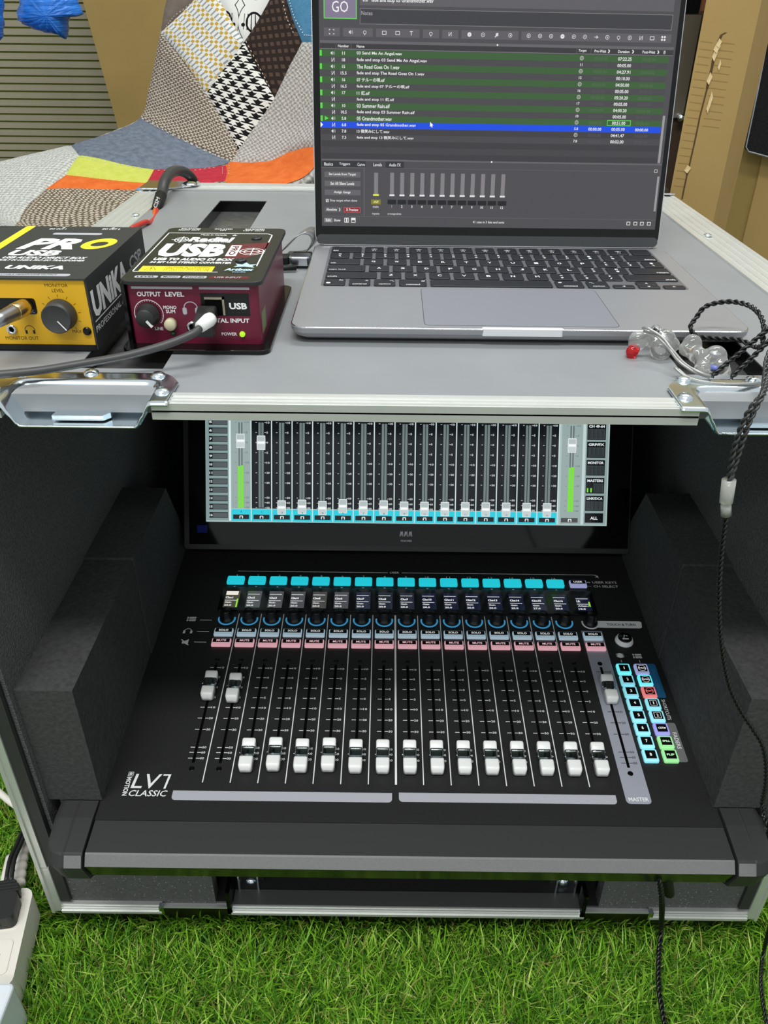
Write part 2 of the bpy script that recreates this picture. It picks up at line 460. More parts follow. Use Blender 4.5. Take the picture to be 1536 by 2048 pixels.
# vertical front trims (a strip of extrusion with a dark inner edge), bottom trims
for s in (-1, 1):
    S_ = lambda p, q: sorted((s*p, s*q))
    trim([(*S_(XO-.0012, XO+.0008), -.001, .03, .062, H-.006), (*S_(XO-.0095, XO), -.0015, .004, .062, H-.010), (*S_(XO-.004, XO-.0012), -.0032, 0, .062, H-.010)])
    trim([(*S_(XO-.0012, XO+.0008), -.001, .03, -.003, .0612), (*S_(XO-.0105, XO), -.0015, .004, -.003, .0612), (*S_(XO-.0040, XO-.0012), -.0036, 0, -.003, .0612)])
    b = MB(); b.box(*S_(XO-.0195, XO-.0096), .0, .0045, .01, H-.012, 'lamside'); b.build('panel_edge', case, I4)
for x0, x1 in ((-XO+.01, -.2215), (-.1580, .1640), (.2235, XO-.01)):
    trim([(x0, x1, -.002, .004, -.004, .0022), (x0, x1, -.0032, -.001, -.0035, -.0005), (x0, x1, .0, .0045, .003, .0058)])
# bottom latch dishes (thin plated steel seen edge-on)
for s, c0 in ((-1, -.19), (1, .193)):
    b = MB(); b.box(c0-.031, c0+.031, -.0005, .0045, .0016, .0034, 'alu'); b.box(c0-s*.031-.002, c0-s*.031+.002, -.003, .034, -.003, .03, 'gloss')
    b.box(c0-.0335, c0-.029, -.003, .002, -.004, .0062, 'zinc'); b.box(c0+.029, c0+.0335, -.003, .002, -.004, .0062, 'zinc'); b.build('lower_latch_dish', case, I4)
# brackets with round-head screws in the recess
for u in (502, 1126):
    p = oy(u, 1766, .0235)
    b = MB(); b.box(p[0]-.012, p[0]+.012, .0255, .0275, .003, .05, 'darkmetal')
    for dx in (-.0095, .0080): b.box(p[0]+dx, p[0]+dx+.0015, .014, .0255, p[2]-.006, .05, 'zinc')
    br = b.build('screw_bracket', case, I4)
    b = MB(); b.lathe([(.0056, 0), (.0052, .0016), (.0034, .0038), (.0001, .0046)], 0, 0, 'zinc', 16, T=T3(p[0], .0255, p[2])@XZ); b.build('screw', br, I4)
# upper latch dishes: pressed steel plates wrapped over the front edge
def sstep(a, b_, x):
    t = min(1, max(0, (x-a)/(b_-a))); return t*t*(3-2*t)
def dish(cx):
    nx, ny = 60, 30; x0, x1 = cx-.0585, cx+.0545; yb = .041; R = []; dh = .0405
    rows = []
    for j in range(ny+1):
        y = yb*(1-j/ny); row = []
        for i in range(nx+1):
            x = x0+(x1-x0)*i/nx
            # plate outline with rounded back corners
            yy = y
            dxe = min(x-x0, x1-x)
            lim = yb-.014*(1-min(1, dxe/.014))**2
            yy = min(y, lim) if j < 14 else y
            e = dh+.006*sstep(.034, .0, yy)*0
            sx = 1-sstep(e-.007, e+.0035, abs(x-cx))
            sy = 1-sstep(.017, .031, yy)
            z = H+.0018-.0165*sx*sy
            row.append((x, yy-.0015, z))
        rows.append(row)
    rim = [(p[0], -.0035, p[2]+.0012 if p[2] < H-.006 else p[2]-.001) for p in rows[-1]]
    rows.append(rim)
    rows.append([(p[0], -.0040, p[2]-.0012) for p in rim])
    V = [p for r in rows for p in r]; n = nx+1; F = [(j*n+i, j*n+n+i, j*n+n+i+1, j*n+i+1) for j in range(len(rows)-1) for i in range(nx)]
    b = MB(); b.add(V, F, 'zinc', True)
    me = b.mesh('latch_dish'); o = put('latch_dish', me, case, I4, label='shiny recessed steel latch dish on the front edge')
    md = o.modifiers.new('s', 'SOLIDIFY'); md.thickness = .0012
    t = MB(); P = [(cx-.017, .004), (cx+.013, .004), (cx+.0165, .0085), (cx+.0165, .0125), (cx+.0125, .016), (cx-.015, .016)]
    t.prism(P, H-.0138, H-.0105, 'zinc'); t.build('latch_catch', o, I4)
    for dx, y in ((-.045, .0375), (-.002, .0385), (.040, .0355), (.048, .012), (-.052, .012)):
        r = MB(); r.lathe([(.0048, 0), (.0045, .0010), (.0029, .0022), (.0001, .0026)], cx+dx, y, 'zinc', 14, T=T3(0, 0, H+.0016 if y > .03 else H+.0016)); r.build('rivet', o, I4)
dish(-.2015); dish(.2065)
# rivets along the side trims and the corner brackets at the back
for x, y in ((-.292, .47), (.298, .405), (-.296, .2), (.3, .15), (.05, .616)):
    r = MB(); r.lathe([(.0042, 0), (.0035, .0013), (.0001, .0019)], x, y, 'zinc', 12, T=T3(0, 0, H+.0013)); r.build('rivet', case, I4)
for s in (-1, 1):
    b = MB(); P = [(s*XO, .648), (s*(XO-.062), .648), (s*(XO-.068), .634), (s*(XO-.05), .612), (s*(XO-.03), .6), (s*XO, .6)]
    if s < 0: P = P[::-1]
    b.prism(P[::-1] if s > 0 else P[::-1], H+.0025, H+.0042, 'chrome')
    b.lathe([(.011, 0), (.009, .002), (.004, .0036), (.0001, .0042)], s*(XO-.056), .624, 'chrome', 18, T=T3(0, 0, H+.0042)); b.build('corner_bracket', case, I4)

# ================================================================= MIXING CONSOLE
con = put('mixing_console', None, None, T3(0, .17, .06), label='black digital mixing console with motor faders and built-in screen, inside the open case', cat='mixing console')
TA = math.radians(4.1)
PF = frame((0, 0, .135), (1, 0, 0), (0, math.cos(TA), math.sin(TA)), (0, -math.sin(TA), math.cos(TA)))   # panel frame
def cp(i): return -187.3+23.72*(i-1) if i <= 16 else 194.2
CH = list(range(1, 18))
# body, then the plate with real fader slots
b = MB(.001); b.box(-255, 257, 8, 352, -72, -4, 'black'); b.box(-256, 258.3, -5, 10, -60, -2.2, 'black'); b.build('chassis', con, PF)
b = MB(.001); e = [-257]
for i in CH: e += [cp(i)-1.25, cp(i)+1.25]
e.append(258.5)
for k in range(len(e)-1):
    x0, x1 = e[k], e[k+1]
    if k % 2 == 0: b.box(x0, x1, -5.8, 352, -2, 0, 'panel')
    else: b.box(x0, x1, -5.8, 50.5, -2, 0, 'panel'); b.box(x0, x1, 168, 352, -2, 0, 'panel')
b.box(-257, 258.5, 48, 170, -3.5, -2.6, 'deep')
b.build('control_panel', con, PF)
# cheeks that fill beside the upper part of the panel
b = MB(.001); b.box(-300, -257.3, 188, 352, -60, -.3, 'black'); b.box(258.8, 300, 188, 352, -60, -.3, 'black'); b.build('side_cheek', con, PF)

# white print on the panel
pr = MB(.001); z = .12
def ln(x0, x1, y0, y1, mat='print', zz=None): pr.box(x0, x1, y0, y1, 0, zz or z, mat)
for i in range(1, 16):
    x = -175.4+23.68*(i-1); wd = .9 if i == 8 else .42
    ln(x-wd, x+wd, 30.7, 238)
ln(-187.5, -18, 306.7, 307.2); ln(-2, 216, 306.7, 307.2); ln(216, 219.5, 303, 303.5); ln(219.1, 219.6, 301.5, 304)
ln(215.8, 217.8, 305.8, 306.6); ln(217.6, 219.4, 303.6, 305.8)
pr.text('USER', -15.5, -5, 305.4, 308.6, z, 'print', .012)
for i in range(1, 17):
    s_ = str(i); h = 1.1*len(s_); pr.text(s_, cp(i)-h, cp(i)+h, 298.4, 301.2, z, 'print')
    pr.prism([(cp(i)-1.5, 281.6), (cp(i), 280.1), (cp(i)+1.5, 281.6)], 0, z, 'print')
ln(204.8, 208.6, 293.6, 294.8); ln(204.8, 208.6, 287.2, 288.4, 'printdim')
pr.text('USER KEYS', 211, 238, 292.6, 296, z, 'print', .01); pr.text('CH SELECT', 211, 238.4, 286, 289.4, z, 'print', .01)
pr.text('LV', -235.5, -213.0, 24.2, 38.4, z, 'print', .006, sh=.12); pr.prism([(-207.4, 24.2), (-205.6, 24.2), (-203.6, 38.4), (-210.2, 38.4), (-210.4, 37.0), (-205.7, 37.0)], 0, z, 'print'); pr.text('CLASSIC', -236, -204, 16.6, 22.4, z, 'print', .012, sh=.18)
pr.text('MOTION', -241, -236.8, 17, 35, z, 'print', .03, rot=-1)
for q in ((-240.6, -236.4, 36, 36.4), (-240.6, -236.4, 40, 40.4), (-240.8, -240.4, 36, 40.4), (-236.6, -236.2, 36, 40.4)): ln(*q)
pr.text('e', -239.9, -237.2, 36.9, 39.6, z, 'print', .03, rot=-1)
# icons at the left
for k in range(3):
    y = 226+2.4*k; ln(-229.3, -227.6, y, y+1.3); ln(-226.8, -219.8, y, y+1.3)
arc = [(-224.7+4*math.cos(a), 211+4*math.sin(a)) for a in np.linspace(-.3, PI+.3, 14)]
for k in range(13):
    p, q = arc[k], arc[k+1]; pr.prism([p, q, (q[0]*.86-224.7*.14, q[1]*.86+211*.14), (p[0]*.86-224.7*.14, p[1]*.86+211*.14)][::-1], 0, z, 'print')
ln(-229.5, -227.2, 208, 212); ln(-222.2, -219.9, 208, 212)
pr.prism([(-227.5, 193.5), (-224.4, 193.5), (-221.2, 191.4), (-221.2, 199.7), (-224.4, 197.4), (-227.5, 197.4)], 0, z, 'print')
pr.prism([(-228.6, 199.6), (-229.3, 199), (-220.6, 191.2), (-219.9, 191.8)][::-1], 0, z+.05, 'print')
for y in (227.7, 210.8, 195.8): ln(-215.2, -202.8, y-.3, y+.3)
# stack and list icons over the layer keys
for k in range(3): pr.prism([(213, 182+1.8*k), (217, 180.4+1.8*k), (221, 182+1.8*k), (217, 183.4+1.8*k)], 0, z+.02*k, 'print')
for k in range(3): ln(229.6, 231.2, 180.4+2.2*k, 181.7+2.2*k); ln(232, 238.4, 180.4+2.2*k, 181.7+2.2*k)
ln(216.2, 216.7, 174.6, 177.6); ln(234.6, 235.1, 174.6, 177.6)
pr.text('SHORTCUTS', 243, 246.4, 103.5, 127.5, z, 'print', 0, rot=-1)
pr.build('panel_lettering', con, PF)
def rprint(name, x0, x1, y0, y1, r, mat, z1=.08, corners='all'):
    b = MB(.001)
    P = rring(x0, x1, y0, y1, r, 4)
    if corners == 'low':   # only the lower corners are round
        P = rring(x0, x1, y0, y1, r, 4); P = [p for p in P if p[1] < y1-r-.01]; P = [(x1, y1), (x0, y1)]+[p for p in P if p[0] < (x0+x1)/2]+[p for p in P if p[0] >= (x0+x1)/2]
    b.prism(P, 0, z1, mat); return b
rprint('s', -198.6, -13, 13.4, 22.5, 3.2, 'strip', corners='low').build('scribble_strip', con, PF)
rprint('s', -7.2, 176.4, 14.2, 23, 3.2, 'strip', corners='low').build('scribble_strip', con, PF)
# master strip leaves its fader slot open
b = MB(.001); mz = .08; x0, x1 = 184.2, 205.6; c = cp(17)
b.box(x0, c-1.25, 50.5, 168, 0, mz, 'mstrip'); b.box(c+1.25, x1, 50.5, 168, 0, mz, 'mstrip'); b.box(x0, x1, 168, 218, 0, mz, 'mstrip')
P = rring(x0, x1, 14.8, 60, 3.4, 4); P = [(x1, 50.5), (x0, 50.5)]+[p for p in P if p[1] < 40 and p[0] < c]+[p for p in P if p[1] < 40 and p[0] >= c]
b.prism(P, 0, mz, 'mstrip'); ms = b.build('master_strip', con, PF)
b = MB(.001); b.text('MASTER', 186.6, 203.6, 17.2, 21, .14, 'print', .02); b.build('lettering', ms, PF)
ep = rprint('e', 227, 249, 129.6, 173, 2, 'encblue').build('encoder_label_field', con, PF)
b = MB(.001); b.text('ENCODERS', 243.2, 246.2, 139, 165, .14, newmat('blue_grey_print', lin((70, 140, 180)), .5), 0, rot=-1); b.build('lettering', ep, PF)
ep = rprint('e', 227, 248.4, 57, 100, 2, 'fadgrey').build('fader_label_field', con, PF)
b = MB(.001); b.text('FADERS', 242.8, 246.6, 71, 89, .14, 'print', .01, rot=-1); b.build('lettering', ep, PF)
# touch and turn tag
b = MB(.001); b.prism([(197, 223.2), (246.5, 222.6), (249, 224), (250.2, 231.6), (248.4, 233), (197, 233)], 0, .09, 'whitering'); tt = b.build('touch_and_turn_tag', con, PF)
b = MB(.001); b.text('TOUCH & TURN', 213, 243, 226, 229.6, .15, 'btnlabel', .015); b.build('lettering', tt, PF)

TICKS = [(161.5, '10'), (149, '5'), (136.3, '0'), (124, '5'), (111.9, '10'), (99.2, '20'), (86.4, '30'), (66.8, '50'), (61.3, '60'), (55.2, 'oo')]
def scale_mesh(mat, mname):
    b = MB(.001)
    for y, t in TICKS:
        b.box(-5.4, -1.5, y-.3, y+.3, 0, .1, mat); b.box(1.5, 4.8, y-.3, y+.3, 0, .1, mat)
        if len(t) == 2: b.text(t, 5.0, 8.6, y-1.15, y+1.15, .12, mat, .012)
        else: b.text(t, 5.2, 6.9, y-1.15, y+1.15, .12, mat, .012)
    return b.mesh(mname)
sm1 = scale_mesh('printdim' if False else 'print', 'fader_scale'); sm2 = scale_mesh('lamside', 'fader_scale')
b = MB(.001)
for yy in (172.3, 44.6): b.lathe([(2.5, 0), (2.4, .25), (1.7, .3), (1.5, -.0), (.9, .35), (.0001, .5)], 0, yy, 'gloss', 14)
scm = b.mesh('slot_screw')
for i in CH:
    put('fader_scale', sm1 if i < 17 else sm2, con, PF@T3(cp(i)/1000, 0, 0 if i < 17 else .00008))
    put('slot_screw', scm, con, PF@T3(cp(i)/1000, 0, 0 if i < 17 else .00008))
# solo / mute buttons
def button(wd, d, h, mat, label, lmat, name, ly0=.40, ly1=.93):
    b = MB(.001); b.rbox(-wd/2, wd/2, -d/2, d/2, 0, h, 1.1, .9, mat, smooth=False); me = b.mesh(name)
    l = MB(.001); a0, a1 = -d/2+d*ly0, -d/2+d*ly1
    l.box(-wd/2+1.1, wd/2-1.1, a0, a1, h, h+.08, 'btnlabel')
    if label:
        tw = min(wd*.36, .72*len(label)*1.7); m_ = (a0+a1)/2
        l.text(label, -tw, tw, m_-1.35, m_+1.35, h+.12, lmat, .02)
    return me, l.mesh('button_label')
sol = button(19.4, 10, 3, 'solo', 'SOLO', 'litprint', 'solo_button')
mut = button(19.4, 10, 3, 'mute', 'MUTE', newmat('pink_print', lin((235, 190, 195)), .4, emit=lin((225, 180, 186)), es=.75), 'mute_button')
def place(nm, ms_, x, y, z=0):
    o = put(nm, ms_[0], con, PF@T3(x/1000, y/1000, z/1000)); put('button_label', ms_[1], o, PF@T3(x/1000, y/1000, z/1000)); return o
for i in CH:
    place('solo_button', sol, cp(i)+.2, 208.9); place('mute_button', mut, cp(i)+.2, 194.3)
ust = button(18.6, 10.6, 3, 'lilac', 'USER', 'litprint', 'user_button'); place('user_button', ust, 194, 289.8)
b = MB(.001); b.rbox(-9.5, 9.5, -5.9, 5.9, 0, 3, 1.6, .7, 'cyanled'); uk = b.mesh('user_key')
for i in range(1, 17): put('user_key', uk, con, PF@T3((cp(i)+.2)/1000, .2898, 0))
# knobs with light rings
def knob(ring):
    b = MB(.001); n = 36; R = []
    for r, z_, rib in ((7.4, .4, 0), (7.6, 1.2, 0), (7.2, 2.6, 0), (6.1, 3.6, 0), (5.6, 5, .5), (5.2, 12, .5), (5.0, 12.8, .3), (4.3, 13.3, 0), (.01, 13.3, 0)):
        R.append([((r-(rib if k % 2 else 0))*math.cos(2*PI*k/n), (r-(rib if k % 2 else 0))*math.sin(2*PI*k/n), z_) for k in range(n)])
    b.rings(R, 'gloss' if False else MAT.setdefault('knobblk', newmat('knob_black', G(18), .3)), True); k_ = b.mesh('encoder_knob')
    b = MB(.001); A_ = np.radians(np.linspace(-196, 16, 25)); b.rings([[(r*math.cos(a), r*math.sin(a), z_) for r, z_ in ((7.7, 0), (9.2, 0), (9.3, .4), (8.2, .7), (7.7, .5))] for a in A_], ring, False); return k_, b.mesh('light_ring')
kb = knob('blue_ring'); kw = knob('whitering')
for i in CH:
    a = kb if i < 17 else kw; m_ = PF@T3((cp(i)+(1.8 if i == 17 else 0))/1000, .2298, 0)
    o = put('encoder_knob', a[0], con, m_); put('light_ring', a[1], o, m_)
# fader caps
def fadercap():
    def loft(Y, mat, capA, capB):
        R = []
        for y in Y:
            e = max(0, abs(y)-12.2)/3.8; wd = 5.9-1.9*(1-math.sqrt(max(0, 1-e*e)))
            if y < -4.4: z_ = 10.6+.5*math.sin((y+16)/11.6*PI*.5)-4.2*max(0, (-y-13.6)/2.4)**2
            elif y > 7.02: z_ = 8.9+2.2*math.sin((y-7)/7*PI*.5)-3.6*max(0, (y-13.2)/2.8)**2
            else: z_ = 7.2+1.7*((y-.5)/6.5)**2 if y > .5 else 7.2+3.1*((y-.5)/4.9)**2
            R.append([(-wd, y, 2.5), (-wd, y, z_-1.3), (-wd+.5, y, z_-.35), (-wd+1.4, y, z_), (wd-1.4, y, z_), (wd-.5, y, z_-.35), (wd, y, z_-1.3), (wd, y, 2.5)])
        b = MB(.001); b.rings(R, mat, True); return b
    ya = list(np.linspace(-16, -4.4, 14)); yb = list(np.linspace(-4.35, 7.0, 12)); yc = list(np.linspace(7.05, 16, 14))
    b = loft(ya, 'cap', 1, 1); c_ = loft(yc, 'cap', 1, 1)
    k = len(b.v); b.v += c_.v; b.f += [tuple(i+k for i in f) for f in c_.f]; b.m += c_.m; b.sm += c_.sm
    b.box(-1, 1, -5, 5, -3, 2.6, 'deep')
    g = loft(yb, 'chrome', 1, 1)
    for s in (-1, 1): g.lathe([(.7, 0), (.7, .9), (.01, 1.1)], 0, 0, 'chrome', 8, T=T3(s*.0058, -.0003, .0086)@Matrix.Rotation(s*PI/2, 4, 'Y'))
    return b.mesh('fader_cap'), g.mesh('chrome_inlay')
fc = fadercap()
FY = {1: 134.0, 2: 131.4, 4: 56.6, 6: 56.7, 17: 135.2}
for i in CH:
    m_ = PF@T3(cp(i)/1000, FY.get(i, 55.4)/1000, 0)
    o = put('fader_cap', fc[0], con, m_); put('chrome_inlay', fc[1], o, m_)
# layer keys
def keysq(mat, t, lm='print', deco=None, name='layer_key'):
    b = MB(.001); b.rbox(-6.6, 6.6, -6.6, 6.6, 0, 3, 1.6, .9, mat); me = b.mesh(name)
    l = MB(.001); l.rbox(-4.4, 4.9, -3.7, 4.9, 3, 3.08, .3, 0, 'btnlabel')
    lw = .95 if len(t) == 1 else 1.05*len(t); hh = 1.6 if len(t) == 1 else 1.0
    if len(t) > 3: lw = 3.4
    l.text(t, .25-lw, .25+lw, .6-hh, .6+hh, 3.14, lm, .03 if len(t) > 1 else .02)
    if deco == 'ring':
        P = [(.25+3.7*math.cos(a), .6+3.7*math.sin(a)) for a in np.linspace(0, 2*PI, 21)[:-1]]; Q = [(.25+3.3*math.cos(a), .6+3.3*math.sin(a)) for a in np.linspace(0, 2*PI, 21)[:-1]]
        for k in range(20): l.add([(*P[k], 3.12), (*P[(k+1) % 20], 3.12), (*Q[(k+1) % 20], 3.12), (*Q[k], 3.12)], [(0, 1, 2, 3)], lm)
    if deco == 'sq':
        for q in ((-2.9, 3.4, 3.5, 3.8), (-2.9, 3.4, -2.6, -2.3), (-2.9, -2.6, -2.6, 3.8), (3.1, 3.4, -2.6, 3.8)): l.box(*q, 3.08, 3.12, lm)
    return me, l.mesh('button_label')
ye = lambda k: 163.9-14.55*k
for k in range(8): place('layer_key', keysq('laybright' if k == 0 else 'laycyan', str(k+1), 'litprint'), 215.7, ye(k))
pk = newmat('red_print', lin((240, 130, 130)), .4, emit=lin((220, 110, 110)), es=.7); gk = newmat('green_print', lin((190, 235, 190)), .4, emit=lin((170, 220, 170)), es=.7)
for k, (mt, t, lm, dc) in enumerate((('lilac', 'PAN', 'litprint', 'ring'), ('laybright', 'GAIN', 'litprint', 'ring'), ('red', 'EDIT', pk, 'ring'), ('laycyan', '1', 'litprint', 'sq'), ('laycyan', '2', 'litprint', 'sq'), ('violet', 'CSTM', 'litprint', None), ('green', 'SPILL', gk, None), ('green', 'FLIP', gk, None))):
    place('mode_key', keysq(mt, t, lm, dc, 'mode_key'), 233.3, ye(k), .08 if k not in (3, 4) else 0)
# round tap button
b = MB(.001); b.lathe([(9.4, 0), (9.4, 1), (8.9, 1.6), (8.4, 3.6), (7.6, 4.4), (.01, 4.4)], 225.6, 204, 'whitering', 36); rb = b.build('tap_button', con, PF)
b = MB(.001); b.lathe([(7.2, 4.4), (6.9, 5.1), (.01, 5.3)], 225.8, 204.6, 'btnlabel', 30); b.box(222.6, 229, 201.2, 203, 5.3, 5.4, 'print')
b.prism([(224, 203.6), (224.8, 203.6), (226.2, 207.8), (225.2, 207.8)], 5.25, 5.42, 'print'); b.box(226.8, 228.6, 206, 206.8, 5.25, 5.42, 'print'); b.build('button_label', rb, PF)
# OLED strip
b = MB(.001); b.rbox(-199.5, 206.5, 241.6, 278.7, 0, 1.6, 1.5, .6, 'gloss'); ol = b.build('display_strip', con, PF)
def oled(i):
    b = MB(.001); z_ = 1.66
    x = cp(i)-7.6+(.5 if i < 17 else -.4) if i < 17 else 186.2
    bgc = (74, 76, 80) if i in (2, 3, 4, 6) else (70, 70, 68) if i == 5 else (72, 70, 58) if i == 1 else (40, 46, 62) if i == 7 else (34, 38, 50) if i in (8, 9) else (20, 24, 46)
    top = 272 if i < 17 else 268
    b.box(x, x+15.6, 246, top, 1.6, z_, em(bgc))
    if i == 1: b.box(x+.6, x+13.6, 265.5, top-.6, z_, z_+.05, em((235, 232, 215)))
    else: b.box(x+.6, x+13.6, 266.5 if i < 17 else 265, 267.1 if i < 17 else 265.6, z_, z_+.05, em((235, 238, 240)))
    b.box(x+.6, x+13.6, 256.6, 257.2, z_, z_+.05, em((235, 238, 240)))
    t = 'Chn%d' % i if i < 17 else 'LR'
    b.text(t, x+.8, x+.8+2.0*len(t), 259.8, 262.8, z_+.06, em((245, 245, 245)), .035)
    b.text('Gain' if i < 17 else 'AGain1', x+1, x+(8 if i < 17 else 12.5), 252.8, 255, z_+.06, em((230, 230, 230)), .03)
    b.text('27.0' if i == 15 else '10.0' if i == 17 else '20.0', x+1, x+8.6, 248, 250.6, z_+.06, em((230, 230, 230)), .03)
    if i in (1, 17): b.box(x+13.2, x+14.8, 246.4 if i == 1 else 253, 259.5 if i == 1 else 260.5, z_, z_+.06, em((150, 225, 60)))
    b.build('channel_display', ol, PF)
for i in CH: oled(i)
# wrist rest and end caps
pf = [(-.0062, .1346), (-.0336, .1316), (-.0348, .1306), (-.0406, .1232), (-.0402, .1216), (-.0335, .1018), (.002, .074), (.002, .1338)]
b = MB(); n = len(pf)
for k in range(n):
    p, q = pf[k], pf[(k+1) % n]
    mt = 'lipgrey' if k < 1 else 'lipedge_lit' if k in (1, 2) else 'gloss' if k == 3 else 'lipunder'
    b.add([(-.2563, *p), (.2582, *p), (.2582, *q), (-.2563, *q)], [(3, 2, 1, 0)], mt, smooth=False)
b.build('wrist_rest', con, I4)
for s in (-1, 1):
    xa = .2578 if s < 0 else .2597
    pc = [(.0105, .1378), (-.006, .1374), (-.0350, .1336), (-.0368, .1322), (-.0424, .1242), (-.0422, .1218), (-.035, .0990), (-.004, .072), (.0105, .072)]
    cy_, cz_ = -.01, .105
    R = []
    rr_ = .017
    for dx in (0, .0138, .0150, .0162, .0185, .021, .0235, .0258, .028, .0297, .031, .0319, .0322):
        q_ = max(0, dx-(.0322-rr_)); ins = rr_-math.sqrt(max(0, rr_*rr_-q_*q_)); dz = .0032*max(0, (dx-.026)/.0062)**2; zz = .0006 if .0145 < dx < .0155 else 0
        R.append([(s*(xa+dx), y+ins*max(0, min(1, (-y-.004)/.03)), z_+(zz-dz if z_ > .112 else dz*.8)) for y, z_ in pc])
    if s > 0: R = [list(reversed(r)) for r in R]
    b = MB(); b.rings(R, 'lipgrey', False)
    o = b.build('end_cap', con, I4)
    # bevel plate on the nose of the cap, ceiling reflection painted as paler grey
    y0, z0 = -.0370, .1321; y1, z1 = -.0424, .1242
    b = MB(); xx = sorted((s*(xa+.0004), s*(xa+.014)))
    b.add([(xx[0], y0-.0003, z0+.0006), (xx[1], y0-.0003, z0+.0006), (xx[1], y1-.0005, z1+.0002), (xx[0], y1-.0005, z1+.0002)], [(3, 2, 1, 0)], 'lipedge_lit'); b.build('cap_bevel', o, I4)
# built-in screen
SA = math.radians(27.5)
SF = frame((0, .33, .206), (1, 0, 0), (0, math.sin(SA), math.cos(SA)), (0, -math.cos(SA), math.sin(SA)))
b = MB(.001); b.rbox(-248, 254, -30, 282, -22, -1.2, 4, .2, 'black'); scr = b.build('touch_screen', con, SF, label='built-in touch screen showing channel faders')
b = MB(.001); b.box(-242, 252, -24, 277, -1.2, 0, 'glass'); b.build('screen_glass', scr, SF)
u = MB(.001)
def R_(x0, x1, y0, y1, c, z=.1): u.add([(x0, y0, z), (x1, y0, z), (x1, y1, z), (x0, y1, z)], [(0, 1, 2, 3)], em(c))
LG = (168, 192, 190); DK = (16, 20, 26); CY = (40, 205, 222)
TOP = 122
R_(-222.8, 227.3, 1.6, 250, LG, .05)
R_(-222.4, -196.5, 3, TOP, (128, 152, 152), .1)
for k in range(12):
    y = 5.9+9.45*k
    R_(-219, -198.3, y, y+6.6, (22, 26, 28), .15); R_(-214.8, -198.8, y+.6, y+5.8, (82, 90, 94), .2)
    u.text(str(16-k), -218.6, -215.4, y+2, y+4.6, .25, em((225, 232, 232)), .03)
R_(-197, -194.6, 3, TOP, (215, 232, 232), .15)
TK = [(112.9, '10'), (101.9, '5'), (90.8, '0'), (79.5, '5'), (68.3, '10'), (57, '20'), (45.9, '30'), (29.2, '50'), (23.6, '60'), (18, 'oo')]
def strip(x0, x1, dark, idx, fy, green):
    R_(x0, x1, 17, TOP, DK if dark else (150, 168, 166), .12)
    cx = x0+(x1-x0)*.49
    if dark:
        for a0 in (-2.9, .35): R_(cx+a0, cx+a0+2.5, 18, 113, (112, 126, 126), .16)
    else:
        for a0 in (-2.3, .7): R_(cx+a0, cx+a0+1.5, 18, 113, (96, 108, 108), .16)
    tc = (198, 206, 206) if dark else (116, 130, 130)
    for y, t in TK:
        R_(cx-6.2, cx-4.6, y-.3, y+.3, tc, .17); R_(cx+3.9, cx+5.6, y-.3, y+.3, tc, .17)
        u.text(t, cx+6, cx+6+1.75*len(t), y-1.1, y+1.1, .18, em(tc), .03)
    if green:
        R_(cx-3, cx-.2, 17.4, green, (120, 225, 45), .2); R_(cx+.3, cx+3, 17.4, green+.7, (120, 225, 45), .2)
    # fader cap
    P = [(cx-4.6, fy-8), (cx+4.6, fy-8), (cx+4.9, fy), (cx+4.6, fy+8), (cx-4.6, fy+8), (cx-4.9, fy)]
    u.add([(p[0]*1+0, p[1], .24) for p in P], [tuple(range(6))], em((222, 230, 230)))
    R_(cx-4.2, cx+4.2, fy-7.2, fy-1.6, (196, 206, 206), .26); R_(cx-3.6, cx+3.6, fy-.8, fy+.9, (250, 252, 252), .27); R_(cx-4, cx+4, fy+1.8, fy+7, (178, 190, 190), .26)
fys = {1: 92.4, 2: 90.6, 3: 18.4, 4: 19.5, 5: 18.2, 6: 20.6, 7: 19.2, 8: 19.6}
for i in range(1, 17):
    x0 = -194.3+22.9*(i-1); x1 = x0+22.0
    strip(x0, x1-.3, i > 1, i, fys.get(i, 18.6), 64.5 if i == 1 else None)
    R_(x1-.3, x1+.9, 3, TOP, (205, 222, 222), .13)
    R_(x0, x1-.2, 2.6, 16, CY, .14); R_(x0+1.9, x1-2.1, 4.8, 10, (26, 30, 34), .2)
    cx = (x0+x1)/2
    for sx in (-1, 1): R_(cx+sx*1.5-.5, cx+sx*1.5+.5, 5.6, 8.2, (230, 240, 240), .24)
    R_(cx-1.8, cx+1.8, 8.0, 8.8, (230, 240, 240), .24)
    u.text(str(i), cx-1, cx+1, 12.2 if i < 3 else 11.6, 14.4 if i < 3 else 13.6, .29, em((20, 110, 120)), .0)
strip(174.4, 197.6, False, 17, 91.2, 66.5); R_(174.4, 197.6, 3, 17.2, (150, 168, 166), .13); R_(175.8, 194.6, 5, 10.2, (70, 74, 74), .2)
for sx in (-1, 1): R_(185.6+sx*1.5-.5, 185.6+sx*1.5+.5, 5.8, 8.4, (230, 240, 240), .24)
R_(183.8, 187.4, 8.2, 9, (230, 240, 240), .24)
R_(197.8, 201, 3, TOP, (190, 208, 208), .15); R_(201, 226, 3, TOP, (140, 160, 160), .12)
